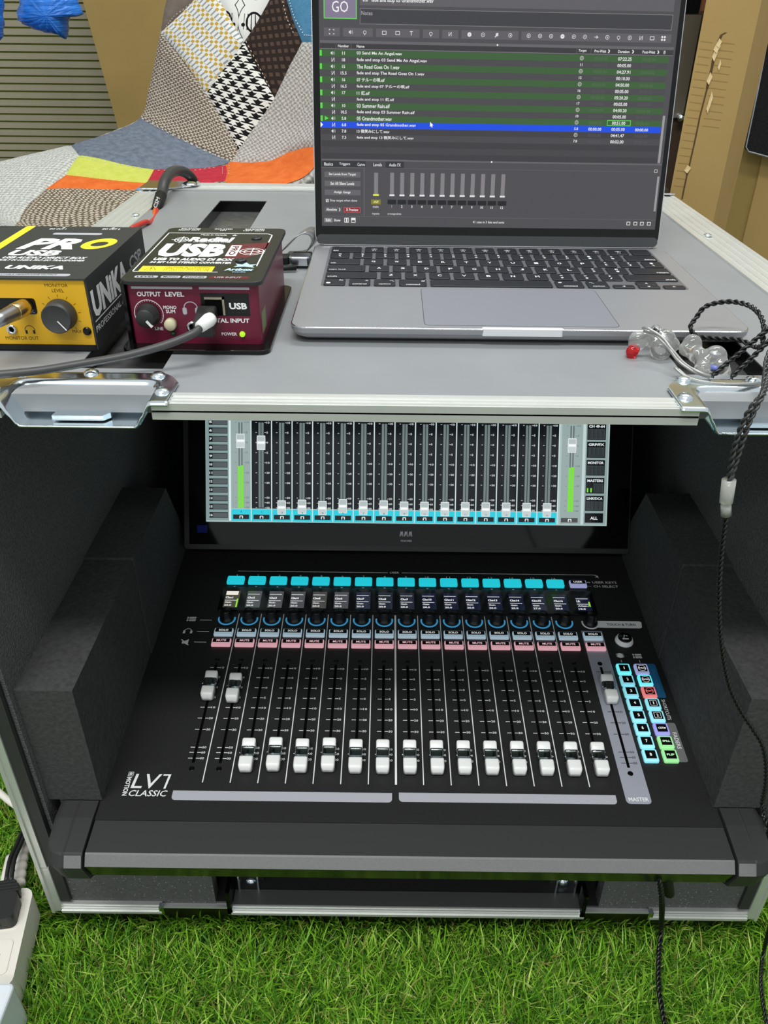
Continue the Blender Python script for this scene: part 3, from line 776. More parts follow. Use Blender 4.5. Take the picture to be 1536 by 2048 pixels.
for k, (t, y1, y0) in enumerate((('CH 49-64', 115.8, 97.6), ('GRP/FX', 95.6, 77.8), ('MONITOR', 75.4, 58), ('MASTERS', 55.4, 38), ('LINK/DCA', 35.4, 18.4), ('ALL', 15.8, 5))):
    R_(202.4, 223, y0, y1, (14, 17, 20), .16)
    if t != 'ALL':
        u.text(t, 204, 221.6, y1-4.6, y1-1.6, .24, em((225, 235, 235)), .035); R_(203.4, 222, y0+1, y1-6.2, (62, 70, 72), .2)
        for q in range(12): R_(204.2+1.45*q, 204.7+1.45*q, y0+1.6, y1-7, (24, 28, 30), .22)
        if t == 'MASTERS': R_(203.4, 211, y0+1, y1-6.2, (30, 34, 36), .23); R_(203.8, 205.4, y0+1.2, y0+6, (120, 225, 60), .25); R_(207.6, 209.4, y0+1.2, y0+6, (120, 225, 60), .25)
    else: u.text(t, 208.6, 216.8, 8.6, 12, .24, em((235, 240, 240)), .03)
# upper rows of the same page (hidden under the case top from in front)
for i in range(18):
    x0 = -194.3+22.9*i; R_(x0, x0+21.4, TOP+1, 246, (44, 52, 58), .12)
    for q in range(5): R_(x0+2, x0+19.4, TOP+6+23*q, TOP+22+23*q, (74, 88, 94), .16)
R_(-233, -221.5, -11, -2.6, (4, 10, 46), .04)
u.build('screen_picture', scr, SF)
b = MB(.001)
for k, h in enumerate((0, 1, 2)):
    x = -4+5*k
    b.prism([(x, -7.5), (x+1.1, -12.8), (x+2.2, -7.5)][::-1], 0, .1, 'strip'); b.prism([(x-1.1, -12.8), (x, -12.8), (x+.5, -8.6), (x+.1, -6)][::-1], 0, .08, 'strip'); b.prism([(x+2.2, -12.8), (x+3.1, -12.8), (x+2.4, -6), (x+1.9, -8.6)][::-1], 0, .08, 'strip')
b.text('WAVES', -4.2, 8.6, -19, -16.6, .1, 'strip', .02); b.build('maker_mark', scr, SF)

# ================================================================= LAPTOP
LF = T3(-.0874, .0982, H)
lap = put('laptop', None, None, LF, label='open space-grey laptop standing on the case, showing a dark cue list', cat='laptop')
b = MB(.001); W_, D_ = 312.6, 221.2
R = []
for z_, ins in ((1.2, 9), (2.0, 5.5), (4, 2.2), (7, .4), (10.3, 0), (10.9, .25)):
    R.append([(x, y, z_) for x, y in rring(ins, W_-ins, ins, D_-ins*.3, 11-ins*.4, 6)])
b.rings(R, 'space', False); b.rings([[(x, y, z_) for x, y in rring(i_, W_-i_, i_, D_-i_, 11-i_, 6)] for z_, i_ in ((10.9, .25), (11.15, .9))], 'spaceedge', False)
b.rings([[(x, y, z_) for x, y in rring(.9, W_-.9, .9, D_-.9, 10.2, 6)] for z_ in (11.15, 11.2)], 'space', False); base = b.build('base', lap, LF)
for fx in (20, 290):
    for fy in (18, 200):
        b = MB(.001); b.lathe([(8, 0), (8, 1.6)], fx, fy, 'rubber', 18); b.build('foot', lap, LF)
b = MB(.001); b.rbox(14.2, 298.4, 92.4, 211.4, 11.2, 11.24, 3, 0, newmat('keyboard_well', lin((122, 122, 126)), .4, .5)); b.build('keyboard_well', lap, LF)
b = MB(.001); b.rbox(91.2, 224.6, 6.2, 89.4, 11.2, 11.23, 4, 0, 'lamside'); b.build('trackpad_gap', lap, LF)
b = MB(.001); b.rbox(91.6, 224.2, 6.6, 89, 11.2, 11.30, 3.8, 0, newmat('trackpad', lin((152, 152, 160)), .3, .3)); b.build('trackpad', lap, LF)
b = MB(.001); b.rbox(130, 185, -.25, 4, 6.4, 11.28, 1.8, .2, newmat('notch_bright', lin((215, 215, 218)), .3)); b.build('lid_notch', lap, LF)
U = 282.6/14.5; RH = 19.45; KX, KY = 14.9, 93.2
rows = [
 [('fn', 1), ('control', 1), ('option', 1), ('command', 1.25), ('', 5), ('command', 1.25), ('option', 1), ('◀', 1), ('ud', 1), ('▶', 1)],
 [('shift', 2.25)]+[(c, 1) for c in 'ZXCVBNM']+[('<,', 1), ('>.', 1), ('?/', 1), ('shift', 2.25)],
 [('caps lock', 1.75)]+[(c, 1) for c in 'ASDFGHJKL']+[(':;', 1), ('"\'', 1), ('return', 1.75)],
 [('tab', 1.5)]+[(c, 1) for c in 'QWERTYUIOP']+[('{[', 1), ('}]', 1), ('|\\', 1)],
 [('~`', 1)]+[(a, 1) for a in ('!1', '@2', '#3', '$4', '%5', '^6', '&7', '*8', '(9', ')0', '_-', '+=')]+[('delete', 1.5)],
 [('esc', 1.5)]+[('F%d' % k, 1) for k in range(1, 13)]+[('', 1)],
]
kmesh = {}
def keymesh(w_, h_):
    if (w_, h_) not in kmesh:
        b = MB(.001); g = 1.5; b.rbox(g, w_-g, 0, h_, 0, 1.0, 1.6, .3, 'keyblk', n=2); kmesh[(w_, h_)] = b.mesh('key')
    return kmesh[(w_, h_)]
kl = newmat('key_legend', G(225), .5)
for r, row in enumerate(rows):
    x = KX; y = KY+r*RH
    for t, u_ in row:
        w_ = u_*U; hh = RH-3.2
        parts = [(t, 0, hh)]
        if t == 'ud': parts = [('▼', 0, hh/2-.4), ('▲', hh/2+.4, hh/2-.4)]
        if t in '◀▶' and t: parts = [(t, 0, hh/2-.4)]
        for tt_, dy, h_ in parts:
            m_ = LF@T3(x/1000, (y+dy)/1000, .01124); o = put('key', keymesh(round(w_, 3), round(h_, 3)), lap, m_)
            if not tt_: continue
            b = MB(.001); cx = w_/2; cy = h_/2
            if tt_ in '◀▶▲▼':
                P = {'◀': [(cx-1.2, cy), (cx+1, cy-1.2), (cx+1, cy+1.2)], '▶': [(cx+1.2, cy), (cx-1, cy+1.2), (cx-1, cy-1.2)], '▲': [(cx-1.3, cy-1), (cx+1.3, cy-1), (cx, cy+1.1)], '▼': [(cx-1.3, cy+1), (cx, cy-1.1), (cx+1.3, cy+1)]}[tt_]
                b.prism(P, 1.0, 1.03, kl)
            elif len(tt_) == 1: b.text(tt_, cx-1.7, cx+1.7, cy-2.3, cy+2.3, 1.03, kl, .02)
            elif len(tt_) == 2 and tt_[0] not in 'Ff':
                b.text(tt_[0], cx-1.2, cx+1.2, cy+1.4, cy+4.6, 1.03, kl, .02); b.text(tt_[1], cx-1.2, cx+1.2, cy-4.6, cy-1.2, 1.03, kl, .02)
            elif tt_[0] == 'F':
                b.text(tt_, cx-1.6, cx+1.6, cy-5, cy-3, 1.03, kl, .02)
                b.lathe([(1.5, 1.0), (1.5, 1.03)], cx, cy+.6, kl, 8, smooth=False); b.box(cx-2.6, cx+2.6, cy+.2, cy+1, 1.0, 1.03, kl)
            else:
                wl = 1.55*len(tt_); right = (x > 200 and tt_ in ('delete', 'return', 'shift'))
                if tt_ in ('control', 'option', 'command'): x0 = cx-wl/2
                elif tt_ == 'fn': x0 = w_-6.4
                elif right: x0 = w_-3.4-wl
                else: x0 = 3.2
                yy = 1.6 if tt_ != 'fn' else 11
                b.text(tt_, x0, x0+wl, yy, yy+3, 1.03, kl, .012)
                if tt_ == 'fn': b.lathe([(1.8, 1.0), (1.8, 1.03)], 5, 5, kl, 12, smooth=False)
                if tt_ in ('command', 'option', 'control'):
                    xx = w_-5.6 if x < 120 else 4
                    if tt_ == 'command': b.text('#', xx, xx+3, 10.4, 13.2, 1.03, kl, .02)
                    elif tt_ == 'option': b.box(xx, xx+1.6, 12.4, 12.9, 1, 1.03, kl); b.prism([(xx+1.2, 12.9), (xx+2.4, 10.4), (xx+3.6, 10.4), (xx+3.6, 10.9), (xx+2.7, 10.9), (xx+1.7, 12.9)], 1, 1.03, kl)
                    else: b.text('^', xx, xx+2.6, 11, 12.8, 1.03, kl, .02)
            b.build('key_legend', o, m_)
        x += w_
# lid
LA = math.radians(13.0)
DF = frame((.0689, .312, .5195), (1, 0, 0), (0, math.sin(LA), math.cos(LA)), (0, -math.cos(LA), math.sin(LA)))
b = MB(.001); b.rbox(-155.6, 151.2, -1.5, 210, -4.2, -.25, 9, .3, 'space', n=6); lid = b.build('lid', lap, DF)
b = MB(.001); b.rings([[(x, y, z_) for x, y in rring(-155.6, 151.2, -1.5, 210, 9, 6)] for z_ in (-.25, 0)], 'spaceedge')
b.rings([[(x, y, z_) for x, y in rring(-155, 150.6, -.9, 209.4, 8.4, 6)] for z_ in (0, .05)], 'glass'); b.build('screen_glass', lid, DF)
b = MB(.001); b.rbox(-154.4, 150.2, -.6, 7.6, .05, .12, 7.5, 0, newmat('hinge_band', lin((62, 64, 66)), .45), n=6); b.build('hinge_band', lid, DF)
u = MB(.001)
def fy_(x, y): return y-(x+144)*.0094*min(1., y/150.)
def Q(x0, x1, y0, y1, c, z=.1):
    n = max(1, int((x1-x0)/60)); xs_ = [x0+(x1-x0)*i/n for i in range(n+1)]
    V = [(x, fy_(x, y0), z) for x in xs_]+[(x, fy_(x, y1), z) for x in xs_]
    u.add(V, [(i, i+1, n+2+i, n+1+i) for i in range(n)], em(c))
def O_(x0, x1, y0, y1, c, z=.16, w_=.35):
    Q(x0, x1, y0, y0+w_, c, z); Q(x0, x1, y1-w_, y1, c, z); Q(x0, x0+w_, y0, y1, c, z); Q(x1-w_, x1, y0, y1, c, z)
def TX(t, x0, x1, y0, h, c=(232, 232, 232), z=.24, off=.018):
    if t.replace('.', '').isdigit():
        V_ = tmesh(t, off, 2)[0]; d_ = V_.max(0)-V_.min(0); m_ = (x0+x1)/2; q_ = d_[0]/d_[1]*h*.5; x0, x1 = m_-q_, m_+q_
    u.text(t, x0, x1, y0, y0+h, z, em(c), off, fn=lambda x, y, z_: (x, fy_(x, y), z_))
def circ(cx, cy, r0, r1, c, z=.22, n=14):
    cy = fy_(cx, cy); V = []; 
    for k in range(n):
        a = 2*PI*k/n; V += [(cx+r1*math.cos(a), cy+r1*math.sin(a), z), (cx+r0*math.cos(a), cy+r0*math.sin(a), z)]
    u.add(V, [(2*k, (2*k+2) % (2*n), (2*k+3) % (2*n), 2*k+1) for k in range(n)], em(c))
BG = (74, 73, 77)
Q(-149.4, 146.6, 14.6, 206, BG, .08)
Q(-145.2, -118.3, 175.6, 203, (128, 118, 142), .14); O_(-145.4, -118.1, 175.4, 203, (96, 205, 84), .2, .8); TX('GO', -138.6, -125.2, 180.2, 8, (240, 240, 240), off=.0)
Q(-115.6, 141.5, 185.4, 204, (92, 90, 94), .12); TX('6.8 · fade and stop 05 Grandmother.wav', -113.3, -55.4, 187.1, 4.2)
O_(-115.6, 141.5, 172, 183.2, (130, 130, 134)); Q(-115.2, 141.1, 172.4, 182.8, (60, 60, 64), .12); TX('Notes', -114.4, -105.3, 178.4, 3, (175, 175, 178), off=0)
for a0, a1 in ((-145.4, -132.3), (-129.6, -105), (-102.2, -66.4), (-63.4, -50.2), (-47.6, -34.2), (-31.7, 15.6), (18, 142)): Q(a0, a1, 162.8, 169, (94, 90, 95), .13)
IC = (222, 222, 224)
def icon(x, k, y=166.):
    if k == 'c': circ(x, y, 1.25, 1.6, IC); Q(x-.35, x+.35, y-.5, y+.5, IC, .2)
    elif k == 'd': circ(x, y, .3, 1.7, IC)
    elif k == 'p': circ(x, y, 1.0, 1.35, IC); Q(x-.25, x+.25, y-2, y-1.2, IC, .2)
    elif k == 'b': O_(x-1.8, x+1.8, y-1.4, y+1.4, IC, .2, .45)
    elif k == 't': TX('T', x-1.2, x+1.2, y-1.5, 3, IC)
    elif k == 'n': TX('И', x-1.2, x+1.2, y-1.5, 3, IC, off=0)
    elif k == 'o': TX('♫', x-1.4, x+1.4, y-1.7, 3.4, IC)
    elif k == '>': TX('→', x-1.8, x+1.8, y-1.1, 2.2, IC)
    elif k == 's':
        Q(x-1.8, x-.9, y-.7, y+.7, IC, .2); Q(x-.9, x-.3, y-1.3, y+1.3, IC, .2); TX(')', x+.1, x+.6, y-1, 2, IC, off=0); TX(')', x+.8, x+1.4, y-1.5, 3, IC, off=0)
    elif k == 'x':
        for sx in (-1, 1):
            for sy in (-1, 1): Q(x+sx*1.6-.6, x+sx*1.6+.6, y+sy*1.6-.2, y+sy*1.6+.2, IC, .2); Q(x+sx*2.0-.2, x+sx*2.0+.2, y+sy*1.4-.5, y+sy*1.4+.5, IC, .2)
    elif k == 'm':
        for sx in (-1, 1):
            for sy in (-1, 1): circ(x+sx*1.05, y+sy*1.05, 0, .85, IC, n=8)
for x, k in ((-139, 'x'), (-122.9, 's'), (-111.6, 'p'), (-95.5, 'b'), (-84.4, 'b'), (-73.1, 't'), (-56.9, 'p'), (-41, 'n'), (-25, 'd'), (-13.8, 'c'), (-2.6, 'o'), (8.8, 'c'), (24, 'c'), (33.4, 'c'), (42.6, 'c'), (52, 'd'), (61.4, 'c'), (70.6, 'c'), (80, '>'), (89.1, 'c'), (98.4, 'p'), (107.7, 'c'), (117, 'n'), (126.2, 'b'), (135.5, 'm')): icon(x, k)
Q(-148.8, 145, 157.8, 159.8, (98, 96, 100), .12); circ(-1.4, 158.8, 0, .7, (240, 240, 240), n=8)
Q(-148.8, 145, 154, 157.6, (54, 53, 57), .12); Q(-148.8, 145, 153.4, 153.8, (120, 120, 122), .14)
for x in (-135.6, -122.9, 64.8, 76.6): Q(x-.12, x+.12, 153.8, 157.6, (110, 110, 112), .15)
TX('Number', -133.8, -124.7, 154.8, 2); TX('Name', -118.3, -111.8, 154.8, 2); TX('Target', 66.2, 72.9, 154.7, 2.2)
TX('Pre-Wait', 79.5, 89.2, 154.8, 2.1); TX('Duration', 99.1, 108.6, 154.8, 2.1); TX('Post-Wait', 119.4, 130, 154.8, 2.1)
for x in (91.5, 111.5, 132.5): TX('›', x-.9, x+.9, 154.6, 2.6, off=.05)
TX('8', 137, 138.4, 154.6, 2.6, off=0)
cues = [('s', '11', '03 Send Me An Angel.wav', -80.5, '', '07:22.25'), ('n', '18', 'fade and stop 03 Send Me An Angel.wav', -59.5, '11', '00:05.00'), ('s', '15', 'The Road Goes On 1.wav', -82.5, '', '04:27.91'),
        ('n', '15.5', 'fade and stop The Road Goes On 1.wav', -61.5, '15', '00:10.00'), ('s', '16', '07 テルーの唄.aif', -94.8, '', '04:50.00'), ('n', '16.5', 'fade and stop 07 テルーの唄.aif', -73.9, '16', '00:05.00'),
        ('s', '17', '11 虹.aif', -107.4, '', '05:20.20'), ('n', '', 'fade and stop 11 虹.aif', -86.7, '17', '00:05.00'), ('s', '10', '03 Summer Rain.aif', -90.2, '', '04:00.20'), ('n', '10.5', 'fade and stop 03 Summer Rain.aif', -69, '10', '00:05.00'),
        ('s', '5.8', '05 Grandmother.wav', -88.4, '', '00:51.00'), ('n', '6.8', 'fade and stop 05 Grandmother.wav', -67.7, '5.8', '00:05.00'), ('s', '7.8', '13 微笑みにして.wav', -90.3, '', '04:41.47'), ('n', '7.3', 'fade and stop 13 微笑みにして.wav', -69.4, '7.8', '00:03.00')]
for k, (ic, num, nm, xe, tg, du) in enumerate(cues):
    y1 = 152.9-4.92*k; y0 = y1-4.9; gr = ic == 's' and k < 12
    c = (12, 74, 226) if k == 11 else (56, 92, 50) if gr else (70, 68, 72) if k % 2 else (60, 59, 63)
    Q(-148.8, 141.8, y0, y1, c, .12)
    if gr: Q(-149.2, -147.4, y0+.3, y1-.3, (88, 214, 70), .18)
    icon(-138.1, ic, y0+2.45)
    if num: TX(num, -129.3-1.05*len(num), -129.3+1.05*len(num), y0+1.3, 2.4)
    TX(nm, -118.3, xe, y0+1.1 if nm[-1] != '' else y0, 3.0)
    if tg: TX(tg, 69.4-.85*len(tg), 69.4+.85*len(tg), y0+1.4, 2.1)
    else: circ(69.4, y0+2.45, .9, 1.7, (165, 165, 160)); circ(69.4, y0+2.45, 0, .5, (165, 165, 160), n=8)
    TX(du, 99.6, 111, y0+1.1, 2.6)
    dim = (235, 238, 245) if k == 11 else (84, 104, 80) if gr else (82, 82, 86)
    TX('00:00.00', 79.8, 91, y0+1.1, 2.4, dim, off=0 if k != 11 else .018); TX('00:00.00', 119.8, 131, y0+1.1, 2.4, dim, off=0 if k != 11 else .018)
y10 = 152.9-4.92*10
O_(95.4, 115.6, y10-4.7, y10-.2, (96, 214, 84), .2, .5); Q(-145.4, -145.0+.0, y10-4, y10-1, (88, 214, 70), .1)
u.add([(-145.6, y10-4.1, .2), (-142.4, y10-2.4, .2), (-145.6, y10-.7, .2)], [(0, 1, 2)], em((88, 214, 70)))
u.add([(-149.3, y10-9.6, .2), (-147.2, y10-7.4, .2), (-149.3, y10-5.2, .2)], [(0, 1, 2)], em((250, 250, 250)))
u.add([(-55.6, 99.2, .3), (-55.6, 95.2, .3), (-54.7, 96, .3), (-54, 94.7, .3), (-53.4, 95.1, .3), (-54, 96.3, .3), (-52.8, 96.4, .3)], [(0, 1, 2, 3, 4, 5, 6)], em((250, 250, 250)))
for k in range(14, 17): Q(-148.8, 141.8, 152.9-4.92*(k+1), 152.9-4.92*k, (66, 65, 69) if k % 2 else (58, 57, 61), .12)
Q(142.4, 144.4, 70, 107.6, (150, 150, 152), .2)
Q(-148.9, 146, 68.1, 69.6, (98, 96, 100), .12); circ(-1.4, 68.8, 0, .7, (240, 240, 240), n=8)
Q(-148.6, -110.8, 62.9, 68, (46, 46, 50), .12); Q(-110.6, -94.4, 62.9, 68, (70, 69, 73), .12); Q(-93.4, -77.4, 62.9, 68, (46, 46, 50), .12)
Q(-148.8, -110.8, 62.5, 62.8, (110, 110, 112), .14); Q(-93.4, 146, 62.5, 62.8, (92, 92, 95), .14)
for t, a0, a1 in (('Basics', -146.7, -139), ('Triggers', -133.6, -124.1), ('Curve', -117.8, -111.4), ('Levels', -104, -96.6), ('Audio FX', -90.3, -80.1)): TX(t, a0, a1, 64, 2.6, (215, 215, 218))
O_(140.4, 143, 62, 64.6, (220, 220, 220), .2, .3)
for t, y, a0, a1 in (('Set Levels from Target', 54.8, -142.7, -119.1), ('Set All Silent Levels', 47.5, -141.4, -120.6), ('Assign Gangs', 40.2, -138.4, -123.9)):
    Q(-146.6, -115.2, y, y+4.4, (98, 96, 100), .14); TX(t, a0, a1, y+1, 2.5)
O_(-145.6, -143.2, 34.4, 36.8, (220, 220, 220), .2, .4); TX('✓', -145.3, -143.4, 34.8, 1.9); TX('Stop target when done', -142, -118.1, 34.5, 2.4, (210, 210, 212))
Q(-146.8, -131.7, 26.2, 30.4, (92, 90, 94), .14); TX('Absolute', -145.4, -136, 27.3, 2.2); TX('›', -134.2, -133, 27, 2.6, off=.04)
Q(-129.8, -115.2, 26.1, 30.3, (130, 34, 44), .14); O_(-129.8, -115.2, 26.1, 30.3, (226, 80, 92), .2, .35); TX('X Preview', -128, -117, 27.2, 2.2)
Q(-112.1, -111.7, 23.1, 62.4, (110, 110, 112), .14); Q(-149.2, 146.4, 22.7, 23, (96, 96, 98), .14)
Q(-147.3, -132.4, 17.6, 21.3, (80, 78, 82), .13); Q(-147.3, -140, 17.6, 21.3, (128, 126, 130), .15); TX('Edit', -145.8, -141.4, 18.4, 2.2); TX('Show', -138.6, -132.8, 18.4, 2.2)
for x in (-127.5, -121.5): O_(x-2, x+2, 17.6, 21.6, (230, 230, 230), .2, .5)
Q(-128, -126.8, 18, 21.2, (230, 230, 230), .2); Q(-123.4, -119.6, 19.6, 21.2, (230, 230, 230), .2)
Q(-103.2, -99.8, 40.8, 58.8, (128, 124, 128), .14); Q(-104, -99, 40, 41.5, (226, 232, 40), .2); Q(-105.8, -97.4, 33, 37, (128, 124, 46), .14); TX('-INF', -104, -99.2, 34, 2, (235, 235, 150))
TX('main', -104.2, -99.1, 30.1, 2, (200, 200, 200)); TX('inputs', -104.8, -98.4, 24, 2.2, (200, 200, 200)); TX('crosspoints', -91.2, -79.1, 24, 2.2, (200, 200, 200))
for k in range(12):
    x = -87.5+8.82*k; Q(x-1.7, x+1.7, 40.8, 59, (128, 124, 128), .14); Q(x-2.2, x+2.2, 40, 41.4, (228, 226, 228), .2); Q(x-3.8, x+3.8, 33.2, 37, (22, 24, 30), .14)
    TX(str(k+1), x-.75*len(str(k+1)), x+.75*len(str(k+1)), 30.4, 2.1)
TX('41 cues in 3 lists and carts', -15.5, 12.3, 18.2, 2.1, (215, 215, 215))
for x in (122.5, 128.7, 134.5, 140.7): O_(x-1.6, x+1.6, 18, 21, (225, 225, 225), .2, .5)
Q(143.6, 145.4, 30, 59, (150, 150, 152), .2)
u.build('screen_picture', lid, DF)

# ================================================================= YELLOW DI BOX
YF = T3(-.212, .0797, H)
di = put('direct_box', None, None, YF, label='black and yellow audio box with a large grey knob, leftmost on the case top', cat='audio box')
MAT['yblack'] = noisy('black_powder_coat', G(48), G(54), 500, .55, bs=.1, bd=.0002)
yel = newmat('yellow_paint', lin((222, 172, 32)), .35); yb_ = newmat('bright_yellow_print', lin((250, 222, 50)), .5)
b = MB(.001); b.box(-118, -.4, 1.5, 134, 2, 46, 'black'); b.build('body', di, YF)
b = MB(.001); X0 = -120
b.box(X0, .2, -1, 135.5, 47, 48, 'yblack'); b.box(-.8, .2, 0, 135.5, 1, 47, 'yblack'); b.box(X0, X0+1, 0, 135.5, 1, 47, 'yblack'); sl = b.build('sleeve', di, YF)
b = MB(.001); b.box(-118.6, -1.2, .3, 1.5, 4.2, 46.8, yel); b.box(-118.6, -.9, -.6, 1.5, .6, 4.0, 'rubber'); fp = b.build('front_panel', di, YF)
T_ = YF@Matrix.Identity(4)
b = MB(.001)
def tp(t, x0, x1, y0, y1, mat='print', off=.03, sh=0): b.text(t, x0, x1, y0, y1, 48.05, mat, off, sh)
b.text('PR', -71, -31, 69, 98.5, 48.06, 'print', .045, .25); b.box(-88, -81.3, -.8, 135.3, 48, 48.06, yb_)
# the yellow O as a slanted ring
ro = [(-17+11*math.cos(a)*1.0+.22*13*math.sin(a), 85+15*math.sin(a)) for a in np.linspace(0, 2*PI, 29)[:-1]]
ri = [(-16.5+5.6*math.cos(a)+.22*6*math.sin(a), 84+6.5*math.sin(a)) for a in np.linspace(0, 2*PI, 29)[:-1]]
b.add([(x, y, 48.08) for x, y in ro]+[(x, y, 48.08) for x, y in ri], [(k, (k+1) % 28, 28+(k+1) % 28, 28+k) for k in range(28)], yb_)
tp('USB', -72, -37, 51.5, 66, off=.045, sh=.2); tp('USB AUDIO DIRECT BOX', -71, -14.5, 44.4, 49.6, sh=.2); tp('BUILT IN UNIKA PRO ISO TRANSFORMER', -71.5, -13.5, 38.6, 42.4, sh=.2)
tp('UNIKA', -60, -20.5, 19.5, 28, off=.05, sh=.15)
b.rbox(-84, -11.6, 4.4, 9.6, 48, 48.06, 2, 0, 'strip', n=2); b.text('ADJUSTABLE HEADPHONE OUTPUT', -62, -20, 5.6, 8.4, 48.1, 'yblack', .02)
b.rbox(-60, -23.4, 110, 115.6, 48, 48.06, 2, 0, 'strip', n=2); tp('ISO OUT 1', -67.7, -55.2, 125.6, 129.4); tp('ISO OUT 2', -27.8, -14.4, 126.8, 131); tp('◆', -60, -57, 131, 133.4); tp('◆', -22, -19, 131, 133.4)
b.build('top_lettering', sl, YF)
b = MB(.001)
SM = Matrix(((0, 0, 1, .00022), (1, 0, 0, 0), (0, 1, 0, 0), (0, 0, 0, 1)))   # text on the right side: (y, z)
b.text('UNiKA', 4, 84, 20, 38.5, .03, 'print', .045, T=SM); b.text('.CSP', 88, 124, 27, 36, .03, 'strip', .02, T=SM)
b.text('PROFESSIONAL AUDIO', 3, 88, 11.4, 15.6, .03, 'print', .01, T=SM); b.box(4, 90, 18.2, 18.9, 0, .05, 'print', T=SM); b.build('side_lettering', sl, YF)
b = MB(.001); FM = T3(0, .0003, 0)@XZ; k_ = 'btnlabel'
b.text('MONITOR', -26.4, -11.8, 42.4, 44.4, .05, k_, .0, T=FM); b.text('LEVEL', -22.5, -15, 39, 41.2, .05, k_, 0, T=FM); b.text('MONITOR OUT', -59.6, -38, 7.2, 9.5, .05, k_, 0, T=FM)
b.text('∞', -27.6, -24.1, 12.2, 13.9, .05, k_, .01, T=FM); b.text('MAX', -14.7, -8.7, 12.2, 14.4, .05, k_, 0, T=FM)
for k in range(11):
    a = math.radians(-140+28*k-90+180); a = math.radians(230-28*k)
    c_, s_ = math.cos(a), math.sin(a); x, y = -19.8, 24.6
    b.add([(x+c_*11.2-s_*.15, y+s_*11.2+c_*.15, .05), (x+c_*11.2+s_*.15, y+s_*11.2-c_*.15, .05), (x+c_*13+s_*.15, y+s_*13-c_*.15, .05), (x+c_*13-s_*.15, y+s_*13+c_*.15, .05)], [(0, 1, 2, 3)], k_, T=FM)
for k in range(10):
    a, a2 = PI*k/10, PI*(k+1)/10; b.add([(-42.4+3.4*math.cos(a), 13.8+3.2*math.sin(a), .05), (-42.4+3.4*math.cos(a2), 13.8+3.2*math.sin(a2), .05), (-42.4+3.0*math.cos(a2), 13.8+2.8*math.sin(a2), .05), (-42.4+3.0*math.cos(a), 13.8+2.8*math.sin(a), .05)], [(3, 2, 1, 0)], k_, T=FM)
b.box(-45.6, -44.2, 11.4, 13.8, 0, .06, k_, T=FM); b.box(-40.6, -39.2, 11.4, 13.8, 0, .06, k_, T=FM)
b.rbox(-74, -34.7, 24.4, 35, 0, .06, 2, 0, k_, T=FM); b.text('PLAYBACK', -56, -36.4, 25.2, 27.6, .1, 'strip', 0, T=FM)
b.build('front_lettering', fp, YF)
b = MB(.001); kx = T3(-.0196, 0, .0247)@XZ
n = 40; b.rings([[((r)*math.cos(2*PI*k/n), (r)*math.sin(2*PI*k/n), z_) for k in range(n)] for r, z_ in ((10.2, 0), (10.3, 1.5), (9.9, 2.5), (9.6, 9.2), (9.2, 10), (8.9, 10.2), (8.6, 9.9), (.01, 9.9))], newmat('knob_grey', G(58), .45), True, T=kx)
ko = b.build('level_knob', di, YF); b = MB(.001); a = math.radians(-52)
b.add([(1.4*math.cos(a)-.4*math.sin(a), 1.4*math.sin(a)+.4*math.cos(a), 10.3), (9*math.cos(a)-.4*math.sin(a), 9*math.sin(a)+.4*math.cos(a), 10.3), (9*math.cos(a)+.4*math.sin(a), 9*math.sin(a)-.4*math.cos(a), 10.3), (1.4*math.cos(a)+.4*math.sin(a), 1.4*math.sin(a)-.4*math.cos(a), 10.3)], [(3, 2, 1, 0)], 'print', T=kx); b.build('pointer', ko, YF)
b = MB(.001); b.lathe([(1.7, .2), (1.9, 1.6), (3.1, 1.6), (3.1, 0)], 0, 0, 'chrome', 20, T=T3(-.0538, 0, .0145)@XZ, cap=False); b.lathe([(1.8, .3), (.01, .31)], 0, 0, 'deep', 14, T=T3(-.0538, 0, .0145)@XZ); b.build('headphone_jack', di, YF)
b = MB(.001); b.lathe([(2.8, 0), (2.6, .9), (1.2, 1.3), (.01, 1.2)], 0, 0, 'gloss', 16, T=T3(-.0050, 0, .0137)@XZ); b.build('screw', di, YF)
for x, y in ((-36, 120), (-6, 60)): pass
# metal jack plug into the yellow box
def P3(u_, v_, y): return tuple(oy(u_, v_, y))
b = MB(); pb, pa = P3(53, 612, .0795), P3(-22, 650, .040)
br_ = newmat('brass_plug', (.62, .50, .28), .25, 1.); gm = newmat('grey_metal', (.42, .42, .44), .3, 1.)
V1, V2 = np.array(pb), np.array(pa); L_ = lambda t: tuple(V1+(V2-V1)*t)
b.tube([L_(0), L_(.08), L_(.34), L_(.36)], 1, br_, 16, radii=[.0045, .0053, .0053, .005])
b.tube([L_(.36), L_(.4), L_(.7), L_(1.)], 1, gm, 16, radii=[.0051, .0050, .0044, .0036])
b.build('jack_plug', label='brass and grey jack plug pushed into the yellow box', cat='plug')

# ================================================================= RED DI BOX
RF = T3(-.190, .0885, H)
rd = put('direct_box', None, None, RF, label='maroon audio box with a black printed top, between yellow box and laptop', cat='audio box')
mar = noisy('maroon_paint', lin((104, 22, 48)), lin((98, 20, 44)), 300, .3, bs=.05, bd=.0002); MAT['topblk'] = noisy('box_top_black', G(36), G(40), 500, .4, bs=.05, bd=.0002)
b = MB(.001); b.rbox(0, 85.5, 0, 132, 2.6, 42.8, 2.5, .4, mar, n=3); bd = b.build('body', rd, RF)
b = MB(.001); b.rbox(-6, 91.5, -12, 133, .0, 2.6, 7, .6, 'gloss', n=5); b.build('base_plate', rd, RF)
b = MB(.001); b.rbox(-3, 88.4, -3.4, 139, 42.8, 45.3, 6, .6, 'topblk', n=5); b.box(-3, -.6, -1.5, 130, 2.6, 43, 'gloss'); cv = b.build('cover', rd, RF)
b = MB(.001); zt = 45.36
